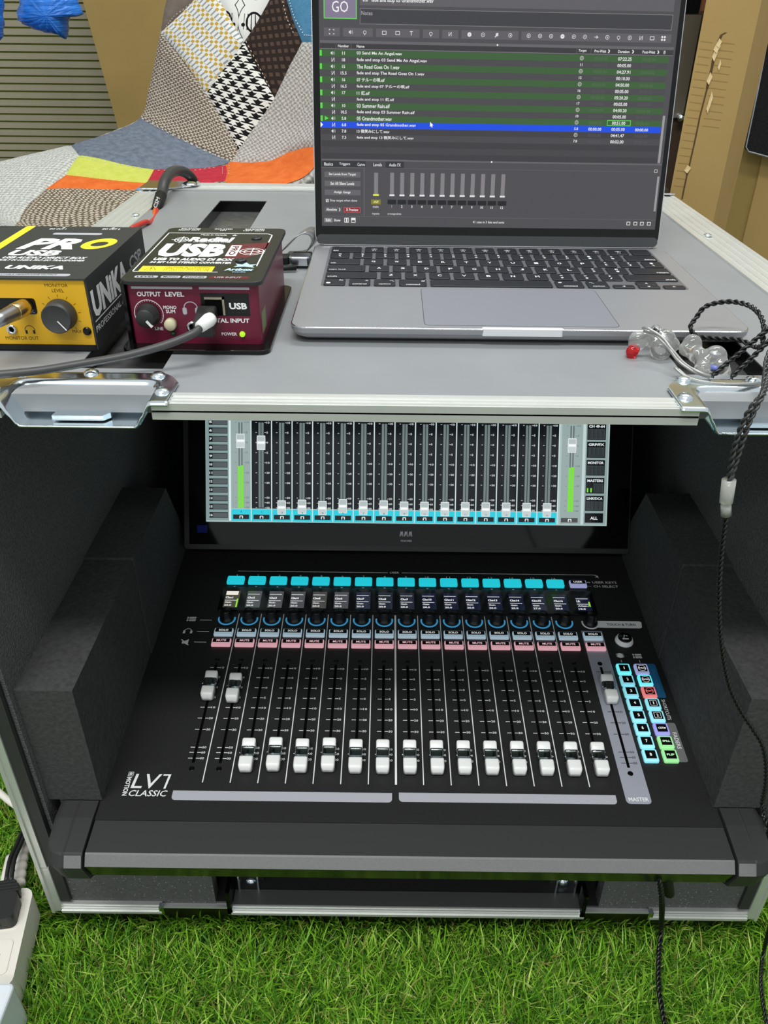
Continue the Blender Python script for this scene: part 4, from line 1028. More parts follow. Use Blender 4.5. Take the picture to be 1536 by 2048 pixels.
b.add([(53, 88, zt), (82, 96, zt), (79.5, 66, zt), (68, 50, zt), (55, 52, zt)], [(4, 3, 2, 1, 0)], mar)
for q in ((0, .8, 18.6, 121.6), ): b.box(q[0], q[1], q[2], q[3], 45.3, zt, 'print')
b.box(0, 76, 121, 121.9, 45.3, zt, 'print'); b.box(.6, 56.6, 17.2, 18, 45.3, zt, 'print'); b.box(79.6, 80.5, 26, 117, 45.3, zt, 'print'); b.prism([(76, 121), (80.5, 116), (80.5, 117.4), (76.6, 121.9)], 45.3, zt, 'print')
b.text('Radial', 20, 52, 96, 109, zt+.03, 'print', .05, .1); b.text('engineering', 24, 52, 93.4, 96, zt+.04, 'print', .02)
for k in range(18):
    a, a2 = 2*PI*k/18, 2*PI*(k+1)/18
    for (cx, cy, rx, ry) in ((14.5, 101, 5.4, 7.4), (14.5, 101, 3.4, 4.6), (71.5, 69.5, 9, 9), (71.5, 69.5, 6, 6)):
        b.add([(cx+rx*math.cos(a), cy+ry*math.sin(a), zt+.05), (cx+rx*math.cos(a2), cy+ry*math.sin(a2), zt+.05), (cx+(rx-.8)*math.cos(a2), cy+(ry-.8)*math.sin(a2), zt+.05), (cx+(rx-.8)*math.cos(a), cy+(ry-.8)*math.sin(a), zt+.05)], [(0, 1, 2, 3)], 'print')
b.box(7, 22, 100.6, 101.4, zt, zt+.06, 'print'); b.box(14, 14.9, 92, 110, zt, zt+.06, 'print'); b.box(62, 81, 69, 69.9, zt, zt+.06, 'print'); b.box(71.2, 72, 60, 79, zt, zt+.06, 'print')
b.text('USB', 4.8, 51.5, 54, 90, zt+.03, 'print', .055, .04); b.box(54.4, 62, 57, 86.4, 45.3, zt+.02, 'print'); b.text('PRO', 55.8, 60.6, 60, 83.5, zt+.08, mar, .03, rot=-1)
b.text('USB TO AUDIO DI BOX', 6.6, 61.8, 44.6, 51, zt+.03, 'print', .05, .1); b.text('24 BIT USB STEREO CONVERTER', 6.2, 62, 37.4, 42, zt+.03, 'print', .04, .1)
b.box(4, 52.5, 18.4, 30.4, 45.3, zt+.02, yb_); b.text('⚠', 7, 15, 20, 29, zt+.06, 'btnlabel', 0); b.text('CAUTION: SET LISTENING', 20, 50, 26, 29, zt+.06, 'btnlabel', 0); b.text('LEVEL LOW BEFORE USE', 20, 50, 22.8, 25, zt+.06, 'btnlabel', 0); b.text('phones can hurt hearing', 20, 50, 19.4, 21.8, zt+.06, 'btnlabel', 0)
for t, x0, x1 in (('LEVEL', 5, 20), ('MONO', 22, 34.6), ('PHONES', 36, 51.6)): b.rbox(x0, x1, 3.4, 8.4, 45.3, zt, 1.5, 0, 'strip', n=2); b.text(t, x0+1.6, x1-1.6, 4.4, 7.4, zt+.04, 'topblk', .02)
b.rbox(53, 79, 3.4, 8.4, 45.3, zt, 1.5, 0, mar, n=2); b.text('USB INPUT', 56.6, 74, 4.4, 7.4, zt+.04, 'strip', .02)
b.text('Made in Canada', 26, 45.6, 114.6, 117.8, zt+.03, 'print', .02); b.text('★', 49.5, 54, 113.8, 118, zt+.03, 'print', .03)
for t, x0, x1 in (('BALANCED', 7, 22), ('ISOLATED', 33, 47), ('BALANCED', 57, 72)): b.text(t, x0, x1, 133.4, 136.6, zt+.03, 'print', .02)
for t, x0, x1 in (('RIGHT OUT', 5.7, 22.1), ('LIFT', 38, 43), ('LEFT OUT', 56, 72.6)): b.text(t, x0, x1, 129.2, 132.4, zt+.03, 'print', .02)
b.lathe([(11.5, 45.3), (11.5, zt+.02)], 70.2, 27, newmat('sticker_black', G(24), .25), 26, smooth=False)
skb = newmat('sticker_blue', lin((185, 215, 240)), .4)
b.prism([(65, 30), (67, 34), (65, 38), (70, 36), (72, 41), (75, 36), (80, 37), (77, 33), (79, 29), (72, 31)][::-1], zt+.02, zt+.06, skb); b.text('Artbox', 60, 79, 21, 27, zt+.06, skb, .05, .1); b.text('media', 66, 75, 17.4, 19.6, zt+.06, skb, .02)
b.build('top_lettering', cv, RF)
for x, y in ((69.8, 106), (67.6, 45), (-.2, 60)):
    if x > 0: c_ = MB(.001); c_.lathe([(4, 45.3), (3.8, 46.3), (2.4, 47), (1.8, 46.4), (.01, 46.4)], x, y, 'darkmetal', 18); c_.build('cover_screw', cv, RF)
b = MB(.001); FM = T3(0, -.00002, 0)@XZ
b.box(3.4, 42.8, 39.2, 40.8, 0, .06, 'strip', T=FM); b.box(47.2, 79.6, 39.2, 40.8, 0, .06, 'strip', T=FM)
b.text('OUTPUT', 6.5, 22, 34.2, 37.4, .06, 'print', .03, T=FM); b.text('LEVEL', 24.8, 37, 34.3, 37.4, .06, 'print', .03, T=FM); b.text('MONO', 22.4, 31, 26, 28.3, .06, 'print', .02, T=FM); b.text('SUM', 23.8, 29.8, 23.2, 25.6, .06, 'print', .02, T=FM)
b.text('LINE', 15, 20.4, 11.7, 13.8, .06, 'print', .02, T=FM); b.text('DIGITAL INPUT', 47.6, 78, 17.2, 20.2, .07, 'print', .03, T=FM); b.text('POWER', 58.8, 69, 8.4, 10.6, .06, 'print', .02, T=FM)
b.box(47.4, 78.9, 21.8, 36.8, 0, .06, 'btnlabel', T=FM); b.text('USB', 65.6, 77.2, 26.3, 30.6, .1, 'print', .04, T=FM)
for k in range(24):
    a, a2 = math.radians(-40+260*k/24), math.radians(-40+260*(k+1)/24); cx, cy = 12.4, 22.6
    b.add([(cx+9.6*math.cos(a), cy+9.6*math.sin(a), .05), (cx+9.6*math.cos(a2), cy+9.6*math.sin(a2), .05), (cx+9.2*math.cos(a2), cy+9.2*math.sin(a2), .05), (cx+9.2*math.cos(a), cy+9.2*math.sin(a), .05)], [(0, 1, 2, 3)], 'print', T=FM)
    b.add([(cx+9.4*math.cos(a)-.12, cy+9.4*math.sin(a)-.12, .05), (cx+9.4*math.cos(a)+.12, cy+9.4*math.sin(a)-.12, .05), (cx+8.2*math.cos(a)+.1, cy+8.2*math.sin(a)+.1, .05), (cx+8.2*math.cos(a)-.1, cy+8.2*math.sin(a)+.1, .05)], [(0, 1, 2, 3)], 'print', T=FM)
for k in range(12):
    a, a2 = PI*k/12, PI*(k+1)/12; cx, cy = 40.3, 27
    b.add([(cx+4.6*math.cos(a), cy+4.2*math.sin(a), .05), (cx+4.6*math.cos(a2), cy+4.2*math.sin(a2), .05), (cx+4.0*math.cos(a2), cy+3.6*math.sin(a2), .05), (cx+4.0*math.cos(a), cy+3.6*math.sin(a), .05)], [(0, 1, 2, 3)], 'strip', T=FM)
b.rbox(34.8, 37.6, 22.4, 27.2, 0, .07, 1.2, 0, 'strip', T=FM); b.rbox(43, 45.8, 22.4, 27.2, 0, .07, 1.2, 0, 'strip', T=FM)
b.build('front_lettering', bd, RF)
kx = T3(.0124, 0, .0226)@XZ
b = MB(.001); b.rings([[(r*math.cos(2*PI*k/n), r*math.sin(2*PI*k/n), z_) for k in range(n)] for r, z_ in ((7.4, 0), (7.6, 2), (7.4, 3), (6.2, 4), (5.9, 10), (5.4, 10.6), (.01, 10.6))], newmat('knob_dark', G(44), .45), True, T=kx); ko = b.build('level_knob', rd, RF)
b = MB(.001); a = math.radians(-52); c_, s_ = math.cos(a), math.sin(a)
b.box(1.5, 6.6, -.8, .8, 9.6, 11, 'white', T=kx@Matrix.Rotation(a, 4, 'Z')); b.build('pointer', ko, RF)
b = MB(.001); b.lathe([(4, 0), (3.9, 4), (3.2, 4.8), (.01, 5)], 0, 0, newmat('cream_button', lin((205, 198, 165)), .4), 20, T=T3(.0262, 0, .0164)@XZ); b.build('mono_button', rd, RF)
b = MB(.001); b.lathe([(2, .3), (2.2, 1.8), (3.6, 1.8), (3.7, 0)], 0, 0, 'chrome', 20, T=T3(.0400, 0, .0144)@XZ, cap=False); b.lathe([(2.1, .4), (.01, .41)], 0, 0, 'deep', 14, T=T3(.04, 0, .0144)@XZ); b.build('headphone_jack', rd, RF)
b = MB(.001); b.lathe([(1.9, 0), (1.8, 1.2), (.9, 2), (.01, 2.2)], 0, 0, newmat('lit_green_lamp', lin((120, 180, 30)), .2, emit=lin((150, 215, 30)), es=1.2), 16, T=T3(.0726, 0, .0096)@XZ); b.build('power_lamp', rd, RF)
b = MB(.001); b.lathe([(1.5, 0), (1.4, 1), (.7, 1.6), (.01, 1.7)], 0, 0, newmat('dark_green_lamp', lin((20, 84, 44)), .2), 14, T=T3(.0268, 0, .0096)@XZ); b.build('status_lamp', rd, RF)
# usb socket frame
b = MB(.001); sk = newmat('socket_gold', (.62, .56, .42), .3, 1.)
for q in ((50, 62.8, 33, 34.4), (61.4, 62.8, 22.6, 34.4)): b.box(*q, 0, 1.2, sk, T=FM)
b.box(50, 61.6, 22.2, 33.2, 0, .3, 'deep', T=FM); b.build('usb_socket', rd, RF)
b = MB(.001); b.box(85.5, 85.62, 5, 22, 8, 22, newmat('green_sticker', lin((110, 118, 70)), .3)); b.build('side_sticker', rd, RF)
for dx in (12, 40, 70):
    b = MB(.001); b.lathe([(6, 0), (6, 6), (4.2, 6), (4.2, 2)], 0, 0, 'darkmetal', 18, T=T3(dx/1000, .132, .022)@XZ@Matrix.Rotation(PI, 4, 'Y')); b.build('output_socket', rd, RF)
# usb plug with its grey cable
p0 = np.array(oy(425, 620, .0879))
b = MB(); b.rbox(-.0062, .0062, -.0055, .0055, 0, .020, .0016, .0012, 'darkmetal', T=T3(p0[0]-.0030, .0875, p0[2]-.002)@XZ@Matrix.Rotation(math.radians(14), 4, 'X'))
q0 = np.array(P3(418, 640, .066)); q1 = np.array(P3(400, 654, .056))
b.tube([tuple(q0+(q0-q1)*.25), tuple(q0), tuple(q1)], 1, 'white', 14, radii=[.0040, .0045, .0036])
cab = newmat('grey_cable', G(66), .42)
pts = [P3(404, 652, .059), P3(385, 668, .052), P3(330, 690, .046), P3(250, 712, .040), P3(160, 728, .035), P3(80, 741, .028), P3(0, 749, .022), P3(-90, 757, .016), P3(-200, 768, .01)]
b.tube([tuple(p) for p in spline(pts, 6)], .0025, cab, 12)
b.build('usb_cable', label='grey cable with white strain relief plugged into the maroon box', cat='cable')

# ================================================================= SMALL THINGS BEHIND THE BOXES
# USB-C plug at the laptop's left side
b = MB(); zc = .5125
c0 = np.array(oz(617, 518, zc)); yc = c0[1]
sv = newmat('silver_shell', (.72, .74, .78), .2, 1.)
b.rbox(-.1075, -.0885, yc-.0075, yc+.0075, zc-.0040, zc+.0035, .003, .001, sv)
b.rbox(-.1160, -.1076, yc-.0065, yc+.0065, zc-.0035, zc+.003, .003, .001, 'rubber'); b.rbox(-.1400, -.1161, yc-.0068, yc+.0068, zc-.0036, zc+.0031, .003, .001, sv)
b.build('usb_c_plug', label='silver usb plug in the left side of the laptop', cat='plug')
b = MB(); y2 = oz(600, 505, H+.01)[1]
b.rbox(-.1060, -.0885, y2-.003, y2+.010, H+.0035, H+.0085, .002, .001, 'rubber'); b.tube([tuple(p) for p in spline([(-.1055, y2+.004, H+.006), (-.13, y2+.012, H+.004), (-.17, y2+.03, H+.003), (-.2, y2+.045, H+.003)], 5)], .0018, 'rubber', 8)
b.build('black_plug', label='flat black plug just behind the silver usb plug', cat='plug')
# loop of silvery mesh strap
ms_ = newmat('mesh_strap', G(90), .25, .6); nt = ms_.node_tree; bs_ = nt.nodes['Principled BSDF']
tcn = nt.nodes.new('ShaderNodeTexCoord'); sp = nt.nodes.new('ShaderNodeSeparateXYZ'); nt.links.new(tcn.outputs['Object'], sp.inputs[0])
xx_, yy_, zz_ = (X(nt, sp.outputs[i]) for i in range(3))
wv = ((xx_+yy_)*900).fr().gt(.5)*.5+((xx_-yy_+zz_)*900).fr().gt(.5)*.5
nt.links.new(mixc(nt, wv, G(40), G(200)), bs_.inputs['Base Color'])
b = MB(); yl = oz(585, 490, H+.01)[1]
for k in range(1): pass
prof = [(-.022, .0012), (-.012, .0008), (-.004, .003), (.002, .0085), (.0055, .015), (.004, .0205), (-.002, .0225), (-.009, .020), (-.016, .014), (-.024, .0065)]
pp = spline([(a_, 0, c_) for a_, c_ in prof], 4); x_ = -.0985
V = []; 
for p in pp: V += [(x_+p[0]+.004, yl-.012+p[0]*.25, H+.0008+p[2]), (x_+p[0]+.009, yl+.013+p[0]*.25, H+.0008+p[2])]
b.add(V, [(2*k, 2*k+1, 2*k+3, 2*k+2) for k in range(len(pp)-1)], ms_, True); so = b.build('strap_loop', label='curled loop of silvery mesh strap lying between maroon box and laptop', cat='strap')
so.modifiers.new('s', 'SOLIDIFY').thickness = .0009
# thick black cable arching over the back edge, with red and orange wires
sleeve = newmat('cable_sleeve', G(58), .4); org = newmat('orange_wire', lin((205, 100, 40)), .4); redw = newmat('red_wire', lin((190, 50, 40)), .4)
kz = lambda u_, v_, z_: tuple(oz(u_, v_, z_))
b = MB(); A0 = P3(380, 362, .640)
pts = [P3(392, 372, .665), P3(380, 352, .655), P3(362, 342, .635), P3(343, 345, .60), P3(330, 362, .565), P3(324, 385, .545), P3(320, 398, .53)]
b.tube([tuple(p) for p in spline(pts, 6)], .0062, sleeve, 14)
b.tube([P3(322, 391, .536), P3(315, 412, .515), P3(311, 420, .505)], 1, 'rubber', 12, radii=[.0066, .0058, .0045])
b.text('CSM', 0, .012, 0, .004, 0, 'print', .02, T=frame(P3(313, 417, .494), (.45, 0, .89), (-.89, 0, .45), (0, -1, 0)))
pts = [P3(311, 418, .508), P3(308, 432, .485), P3(303, 446, .46), P3(290, 464, .43), P3(280, 480, .40), P3(262, 500, .34)]
b.tube([tuple(p) for p in spline(pts, 6)], .0026, org, 10)
pts = [P3(314, 418, .508), P3(312, 432, .485), P3(305, 442, .46), P3(298, 446, .44), P3(292, 444, .43), P3(275, 451, .41), P3(262, 458, .39)]
b.tube([tuple(p) for p in spline(pts, 6)], .0026, redw, 10)
b.build('split_cable', label='thick black cable arching over the back edge, splitting into red and orange wires', cat='cable')
b = MB(); pts = [(-.2080, .235, H+.003), (-.19, .25, H+.003), (-.16, .262, H+.0028), (-.10, .27, H+.0028)]
b.tube([tuple(p) for p in spline(pts, 5)], .0023, 'rubber', 8)
b.build('black_cable', label='thin black cable lying behind the two direct boxes', cat='cable')
b = MB(); b.lathe([(.009, 0), (.0095, .012), (.008, .02), (.004, .03)], 0, 0, 'zinc', 18, T=frame((-.2035, .236, H+.012), (1, 0, 0), (0, 0, 1), (0, -1, 0))@T3(0, 0, -.034)); b.build('connector', label='round metal connector behind the yellow box', cat='connector')
# blue box beyond the left edge of the case
b = MB(); nv = newmat('navy_cover', lin((34, 44, 140)), .5); c_ = oy(0, 460, .42)
b.rbox(-1.15, -.62, .55, 1.35, -.034, .36, .01, .003, nv)
b.build('blue_box', label='navy blue box standing on the floor left of the case', cat='box')

# ================================================================= IN-EAR MONITORS
clear = newmat('clear_resin', (.98, .98, .95), .07, 0, .6, trans=.86, ior=1.33, coat=.5)
redr = newmat('red_resin', (.9, .03, .04), .06, 0, .5, trans=.75, ior=1.42)
def blob(name, balls, mat, vs=.0011, parent=None, **k):
    me = None; b = MB()
    for (p, r, e) in balls:
        n1, n2 = 16, 10; R = []
        for j in range(n2+1):
            th = PI*j/n2; R.append([(p[0]+r*e[0]*max(math.sin(th), 1e-3)*math.cos(2*PI*i/n1), p[1]+r*e[1]*max(math.sin(th), 1e-3)*math.sin(2*PI*i/n1), p[2]-r*e[2]*math.cos(th)) for i in range(n1)])
        b.rings(R, mat, True)
    o = b.build(name, parent, I4, **k)
    m1 = o.modifiers.new('r', 'REMESH'); m1.mode = 'VOXEL'; m1.voxel_size = vs; m1.use_smooth_shade = True
    m2 = o.modifiers.new('s', 'SMOOTH'); m2.iterations = 5; m2.factor = .6
    return o
def at(u_, v_, y): return np.array(oy(u_, v_, y))
def earphone(name, lab, balls, chips, hook, redtip=None):
    base_ = balls[0][0]; root = put(name, None, None, T3(base_[0], base_[1], H), label=lab, cat='earphone', group='clear in-ear monitors on the case top')
    blob('shell', balls, clear, parent=root)
    if redtip: blob('red_tip', redtip, redr, parent=root, vs=.0009)
    for p, q, r, mt in chips:
        b = MB(); b.tube([tuple(p), tuple(q)], r, mt, 8); b.build('driver', root, I4)
    b = MB(); hk = newmat('hook_tube', (.42, .42, .40), .18, .2, trans=.35)
    for h_ in hook: b.tube([tuple(p) for p in spline(h_, 6)], .0009, hk, 8)
    b.build('ear_hook', root, I4)
    return root
e1 = (1, 1, 1)
L1 = [(at(1275, 682, .083), .0062, (1, 1, 1.1)), (at(1290, 676, .084), .0050, e1), (at(1306, 682, .083), .0046, e1), (at(1322, 700, .078), .0068, (1.1, .8, 1)), (at(1330, 676, .083), .0060, (1.2, .9, 1)), (at(1312, 660, .088), .0038, e1), (at(1345, 690, .081), .0050, e1)]
RT = [(at(1264, 704, .080), .0042, (1, .9, 1.15)), (at(1268, 698, .081), .0040, e1)]
CH_ = [(at(1306, 660, .086), at(1322, 672, .082), .0021, MAT['gloss']), (at(1318, 664, .084), at(1340, 690, .079), .0022, sv), (at(1335, 692, .078), at(1342, 702, .076), .0022, MAT['darkmetal'])]
hooksA = [[at(1286, 656, .080), at(1296, 657, .075), at(1325, 675, .068), at(1345, 700, .060), at(1370, 728, .050), at(1400, 745, .042), at(1424, 753, .040)],
          [at(1288, 662, .081), at(1310, 670, .072), at(1335, 694, .063), at(1355, 720, .053), at(1385, 742, .045), at(1420, 755, .040)]]
earphone('earphone', 'clear in-ear monitor with a red tip, in front of the laptop', L1, CH_, hooksA, RT)
L2 = [(at(1384, 690, .080), .0066, (1, 1, 1.1)), (at(1372, 698, .078), .0050, e1), (at(1392, 708, .074), .0058, e1), (at(1410, 722, .069), .0068, e1), (at(1430, 714, .069), .0078, (1, .9, 1)), (at(1440, 732, .064), .0062, e1), (at(1405, 738, .063), .0056, e1), (at(1452, 742, .061), .0035, e1)]
CH2 = [(at(1420, 706, .068), at(1440, 712, .066), .0020, sv), (at(1420, 735, .062), at(1442, 738, .060), .0022, newmat('blue_chip', lin((110, 120, 190)), .3)), (at(1376, 700, .076), at(1386, 700, .074), .0018, br_)]
hooksB = [[at(1349, 735, .046), at(1370, 752, .040), at(1400, 762, .034), at(1440, 768, .031), at(1480, 768, .030), at(1520, 766, .030)],
          [at(1356, 738, .047), at(1380, 757, .041), at(1415, 765, .035), at(1460, 768, .031), at(1522, 768, .030)]]
earphone('earphone', 'clear in-ear monitor without a red tip, nearer the right edge', L2, CH2, hooksB)
# their twisted black cable
def twist(b, pts, r, amp, pitch_, mat, n=7, strands=2):
    P = spline(pts, 10); L = [0]
    for i in range(1, len(P)): L.append(L[-1]+np.linalg.norm(P[i]-P[i-1]))
    N_ = max(8, int(L[-1]/(pitch_/8))); S = np.linspace(0, L[-1], N_); P = np.array(P)
    Q_ = np.c_[[np.interp(S, L, P[:, k]) for k in range(3)]].T
    Tn = np.gradient(Q_, axis=0); Tn /= np.linalg.norm(Tn, axis=1)[:, None]+1e-9
    a = np.cross(Tn, (0.03, 1, 0.1)); a /= np.linalg.norm(a, axis=1)[:, None]+1e-9; c = np.cross(Tn, a)
    for k in range(strands):
        ph = 2*PI*S/pitch_+2*PI*k/strands
        b.tube([tuple(x) for x in Q_+amp*(a*np.cos(ph)[:, None]+c*np.sin(ph)[:, None])], r, mat, n)
cabk = newmat('twisted_black_cable', G(14), .3, 0, .6); cabs = newmat('twisted_grey_cable', G(64), .25, .3, .6)
b = MB()
twist(b, [at(1424, 753, .036), at(1445, 735, .040), at(1472, 712, .045), at(1498, 690, .048), at(1525, 668, .052), at(1545, 650, .055)], .0009, .0009, .009, cabk)
twist(b, [at(1462, 756, .034), at(1480, 738, .038), at(1508, 712, .043), at(1530, 690, .046), at(1550, 670, .05)], .0009, .0009, .009, cabk)
twist(b, [at(1525, 688, .050), at(1528, 655, .058), at(1520, 630, .070), at(1500, 612, .085), at(1470, 604, .095), at(1440, 605, .098), at(1410, 614, .098), at(1393, 635, .095), at(1381, 655, .090), at(1395, 672, .086), at(1430, 677, .082), at(1478, 680, .076), at(1512, 694, .064), at(1530, 690, .05)], .0009, .0009, .009, cabk)
twist(b, [at(1550, 680, .045), at(1534, 720, .030), at(1530, 760, .010), at(1524, 790, -.008), at(1505, 812, -.014), at(1485, 848, -.015), at(1468, 900, -.015), at(1460, 950, -.015), at(1458, 962, -.015)], .0009, .001, .010, cabs)
twist(b, [at(1550, 700, .04), at(1541, 740, .020), at(1532, 775, -.004), at(1520, 800, -.014), at(1498, 845, -.016), at(1478, 905, -.0155), at(1463, 952, -.0150), at(1460, 962, -.015)], .0009, .001, .010, cabs)
twist(b, [at(1453, 1028, -.015), at(1446, 1080, -.015), at(1440, 1140, -.015), at(1438, 1220, -.016), at(1444, 1300, -.018), at(1458, 1370, -.02), at(1480, 1420, -.022), at(1505, 1458, -.024), at(1524, 1490, -.026), at(1532, 1530, -.027), at(1531, 1570, -.028), at(1524, 1612, -.028), at(1530, 1640, -.040), at(1552, 1690, -.052), at(1556, 1760, -.056), at(1545, 1830, -.050), oz(1528, 1900, .007), oz(1522, 1960, .007), oz(1530, 2030, .007), oz(1545, 2100, .007)], .0010, .0009, .008, cabk)
cb = b.build('earphone_cable', label='thin twisted black cable looping off the earphones and down over the case front', cat='cable')
b = MB(); p, q = at(1458, 960, -.015), at(1452, 1005, -.015); clr = newmat('clear_sleeve', (.75, .75, .7), .15, 0, .6, trans=.6)
b.tube([tuple(p), tuple(p+(q-p)*.97), tuple(q)], 1, clr, 10, radii=[.0042, .0040, .0036]); b.tube([tuple(q), tuple(at(1452, 1030, -.015))], .0032, clr, 10); b.build('cable_splitter', cb, I4)
# second length with its plug, under the console
b = MB(); p = at(1334, 1757, -.030); q = at(1338, 1786, -.028)
b.tube([tuple(at(1330, 1745, -.030)), tuple(p), tuple(q)], 1, 'rubber', 12, radii=[.0034, .0046, .0046])
twist(b, [at(1316, 1752, -.034), at(1321, 1775, -.036), at(1324, 1810, -.034), oz(1322, 1860, .010), oz(1318, 1920, .007), oz(1318, 1975, .007), oz(1326, 2030, .007), oz(1336, 2090, .007)], .0013, .0012, .009, cabk)
b.build('headphone_cable', label='twisted black cable hanging from a plug under the console down to the grass', cat='cable')

# ================================================================= POWER STRIP
wp = newmat('cream_plastic', lin((232, 226, 216)), .4); zs = .022
A_ = oz(62, 1790, zs); B_ = oz(17, 1985, zs); dv = np.array([B_[0]-A_[0], B_[1]-A_[1], 0]); Ln = np.linalg.norm(dv); dv /= Ln
# local frame: x to the left, y towards the camera
ex = np.array([-(-dv[1]), -dv[0], 0]); ex = np.array([dv[1], -dv[0], 0]); 
if ex[0] > 0: ex = -ex
SFm = frame((A_[0], A_[1]+.004, 0), tuple(ex), tuple(dv), tuple(np.cross(ex, dv)))
ps = put('power_strip', None, None, SFm, label='white power strip lying on the grass at the lower left', cat='power strip')
zd = 1 if SFm[2][2] > 0 else -1
b = MB(); b.rbox(-.0005, .045, -.004, Ln, *sorted((-.012*zd, zs*zd)), .009, 0, wp, n=5)
b.build('body', ps, SFm)
for k, y0 in enumerate((-.0, .040, .078)):
    b = MB(); b.rbox(.006, .040, y0+.004, y0+.034, *sorted((zs*zd, (zs+.0010)*zd)), .004, 0, wp, n=3)
    f_ = b.build('socket_face', ps, SFm)
    b = MB(); b.box(.0145, .0165, y0+.016, y0+.024, *sorted(((zs+.0009)*zd, (zs+.0012)*zd)), newmat('slot_brown', lin((70, 40, 34)), .7)); b.box(.028, .030, y0+.016, y0+.024, *sorted(((zs+.0009)*zd, (zs+.0012)*zd)), 'deep'); b.build('socket_hole', f_, SFm)
# black plug in the first socket with its flat twin cord
bk = newmat('plug_black', G(34), .45)
b = MB()
zf = lambda a_, c_: sorted((a_*zd, c_*zd))
b.rbox(.0065, .040, .0085, .034, *zf(zs+.0012, zs+.016), .005, 0, bk, n=4)
b.box(.018, .032, .0335, .0343, *zf(zs+.004, zs+.012), bk)
for k, (yy, ww) in enumerate(((.0065, .030), (.003, .028), (-.0005, .026), (-.0045, .020))):
    b.rbox(.0225-ww/2, .0225+ww/2, yy-.0012, yy+.0012, *zf(zs+.003, zs+.0145-.001*k), .001, 0, bk, n=2); b.rbox(.0225-ww/2+.002, .0225+ww/2-.002, yy-.003, yy+.003, *zf(zs+.004, zs+.013-.001*k), .001, 0, bk, n=2)
plug = b.build('power_plug', None, SFm, label='black moulded mains plug pushed into the white power strip', cat='plug')
b = MB()
for dx in (-.0017, .0017):
    b.tube([tuple(p) for p in spline([np.array(oz(17+dx*3000, 1762, zs+.009)), np.array(oz(24+dx*2600, 1720, .030)), np.array(oz(37+dx*2400, 1690, .020)), np.array(oz(50+dx*2200, 1660, .010)), np.array(oz(64, 1640, -.004))], 6)], .0020, bk, 10)
b.build('cord', plug, I4)
# the strip's own ribbed white cord
b = MB(); cps = spline([np.array(oz(38, 1768, .012)), np.array(oz(42, 1735, .010)), np.array(oz(47, 1705, .006)), np.array(oz(56, 1672, .0)), np.array(oz(66, 1650, -.005))], 8)
b.tube([tuple(p) for p in cps], 1, wp, 12, radii=[.0048+(.0009 if k % 4 < 2 else 0) if k < 20 else .0032 for k in range(len(cps))])
b.build('strip_cord', ps, I4)
b = MB(); b.tube([tuple(p) for p in spline([oz(8, 1768, .012), oz(14, 1740, .010), oz(20, 1715, .004)], 6)], .0040, wp, 10); b.build('strip_cord', ps, I4)
b = MB(); b.tube([tuple(p) for p in spline([oz(-30, 1560, .01), oz(0, 1586, .01), oz(24, 1606, .008), oz(60, 1630, .002)], 6)], .0036, wp, 10)
b.build('white_cable', label='white cable on the grass disappearing behind the left side of the case', cat='cable')
b = MB(); cu = oz(4, 2010, .04)
b.rbox(cu[0]-.03, cu[0]+.0035, cu[1]-.045, cu[1]+.017, -.01, .040, .004, .002, newmat('white_adapter', lin((222, 228, 234)), .3), n=4, T=None)
b.build('white_adapter', label='white plug adapter at the bottom left corner, just below the power strip', cat='adapter')

# ================================================================= BACKGROUND BOXES
cb1 = noisy('cardboard', lin((186, 154, 98)), lin((178, 146, 90)), 14, .85, bs=.15, bd=.001, detail=5)
cb2 = noisy('cardboard_dull', lin((168, 142, 84)), lin((158, 132, 76)), 10, .85, bs=.1, bd=.001, detail=4)
# big carton behind the chair
b = MB(); y = 1.72
a0, a1 = oy(165, 0, y), oy(246, 292, y); c0, c1 = oy(420, 0, y), oy(420, 292, y)
k_ = 1.02
def quadbox(name, P, dy, mat, **kw):
    b = MB(); V = [tuple(p) for p in P]+[(p[0], p[1]+dy, p[2]) for p in P]
    b.add(V, [(0, 1, 2, 3), (7, 6, 5, 4), (0, 4, 5, 1), (1, 5, 6, 2), (2, 6, 7, 3), (3, 7, 4, 0)], mat); return b.build(name, **kw)
dl = (a0[0]-a1[0])/(a0[2]-a1[2]); zt = .95
xl = lambda z_: a1[0]+(z_-a1[2])*dl
quadbox('carton', [(xl(zt), y, zt), (xl(-.03), y, -.03), (.05, y, -.03), (.05, y, zt)], .12, cb2, label='tall plain brown carton standing behind the patchwork chair', cat='carton')
# right: carton with torn crease, its side, and the second carton beyond
ctr = put('carton', None, None, T3(.5, .72, 0), label='tall brown carton with a long torn crease, right of the laptop', cat='carton')
yf = .70
def vp(u_, v_, y_): return oy(u_, v_, y_)
L0, L1_ = vp(1412, 0, yf), vp(1341, 384, yf)
R0, R1_ = vp(1527, 0, yf), vp(1424, 440, yf)
ztp = .86
def ext(p0, p1, z_): t = (z_-p1[2])/(p0[2]-p1[2]); return p1+(p0-p1)*t
a, b1 = ext(L0, L1_, ztp), ext(L0, L1_, -.03); c, d1 = ext(R0, R1_, ztp), ext(R0, R1_, -.03)
# keep the carton's walls vertical
xa_, xb_ = (L0[0]+L1_[0])/2, (R0[0]+R1_[0])/2
b = MB(); b.prism([(xa_, yf), (xb_, yf), (vp(1487, 300, yf+.12)[0], yf+.12), (xa_+.09, yf+.12)], -.034, ztp, cb1); b.build('front_wall', ctr, I4)
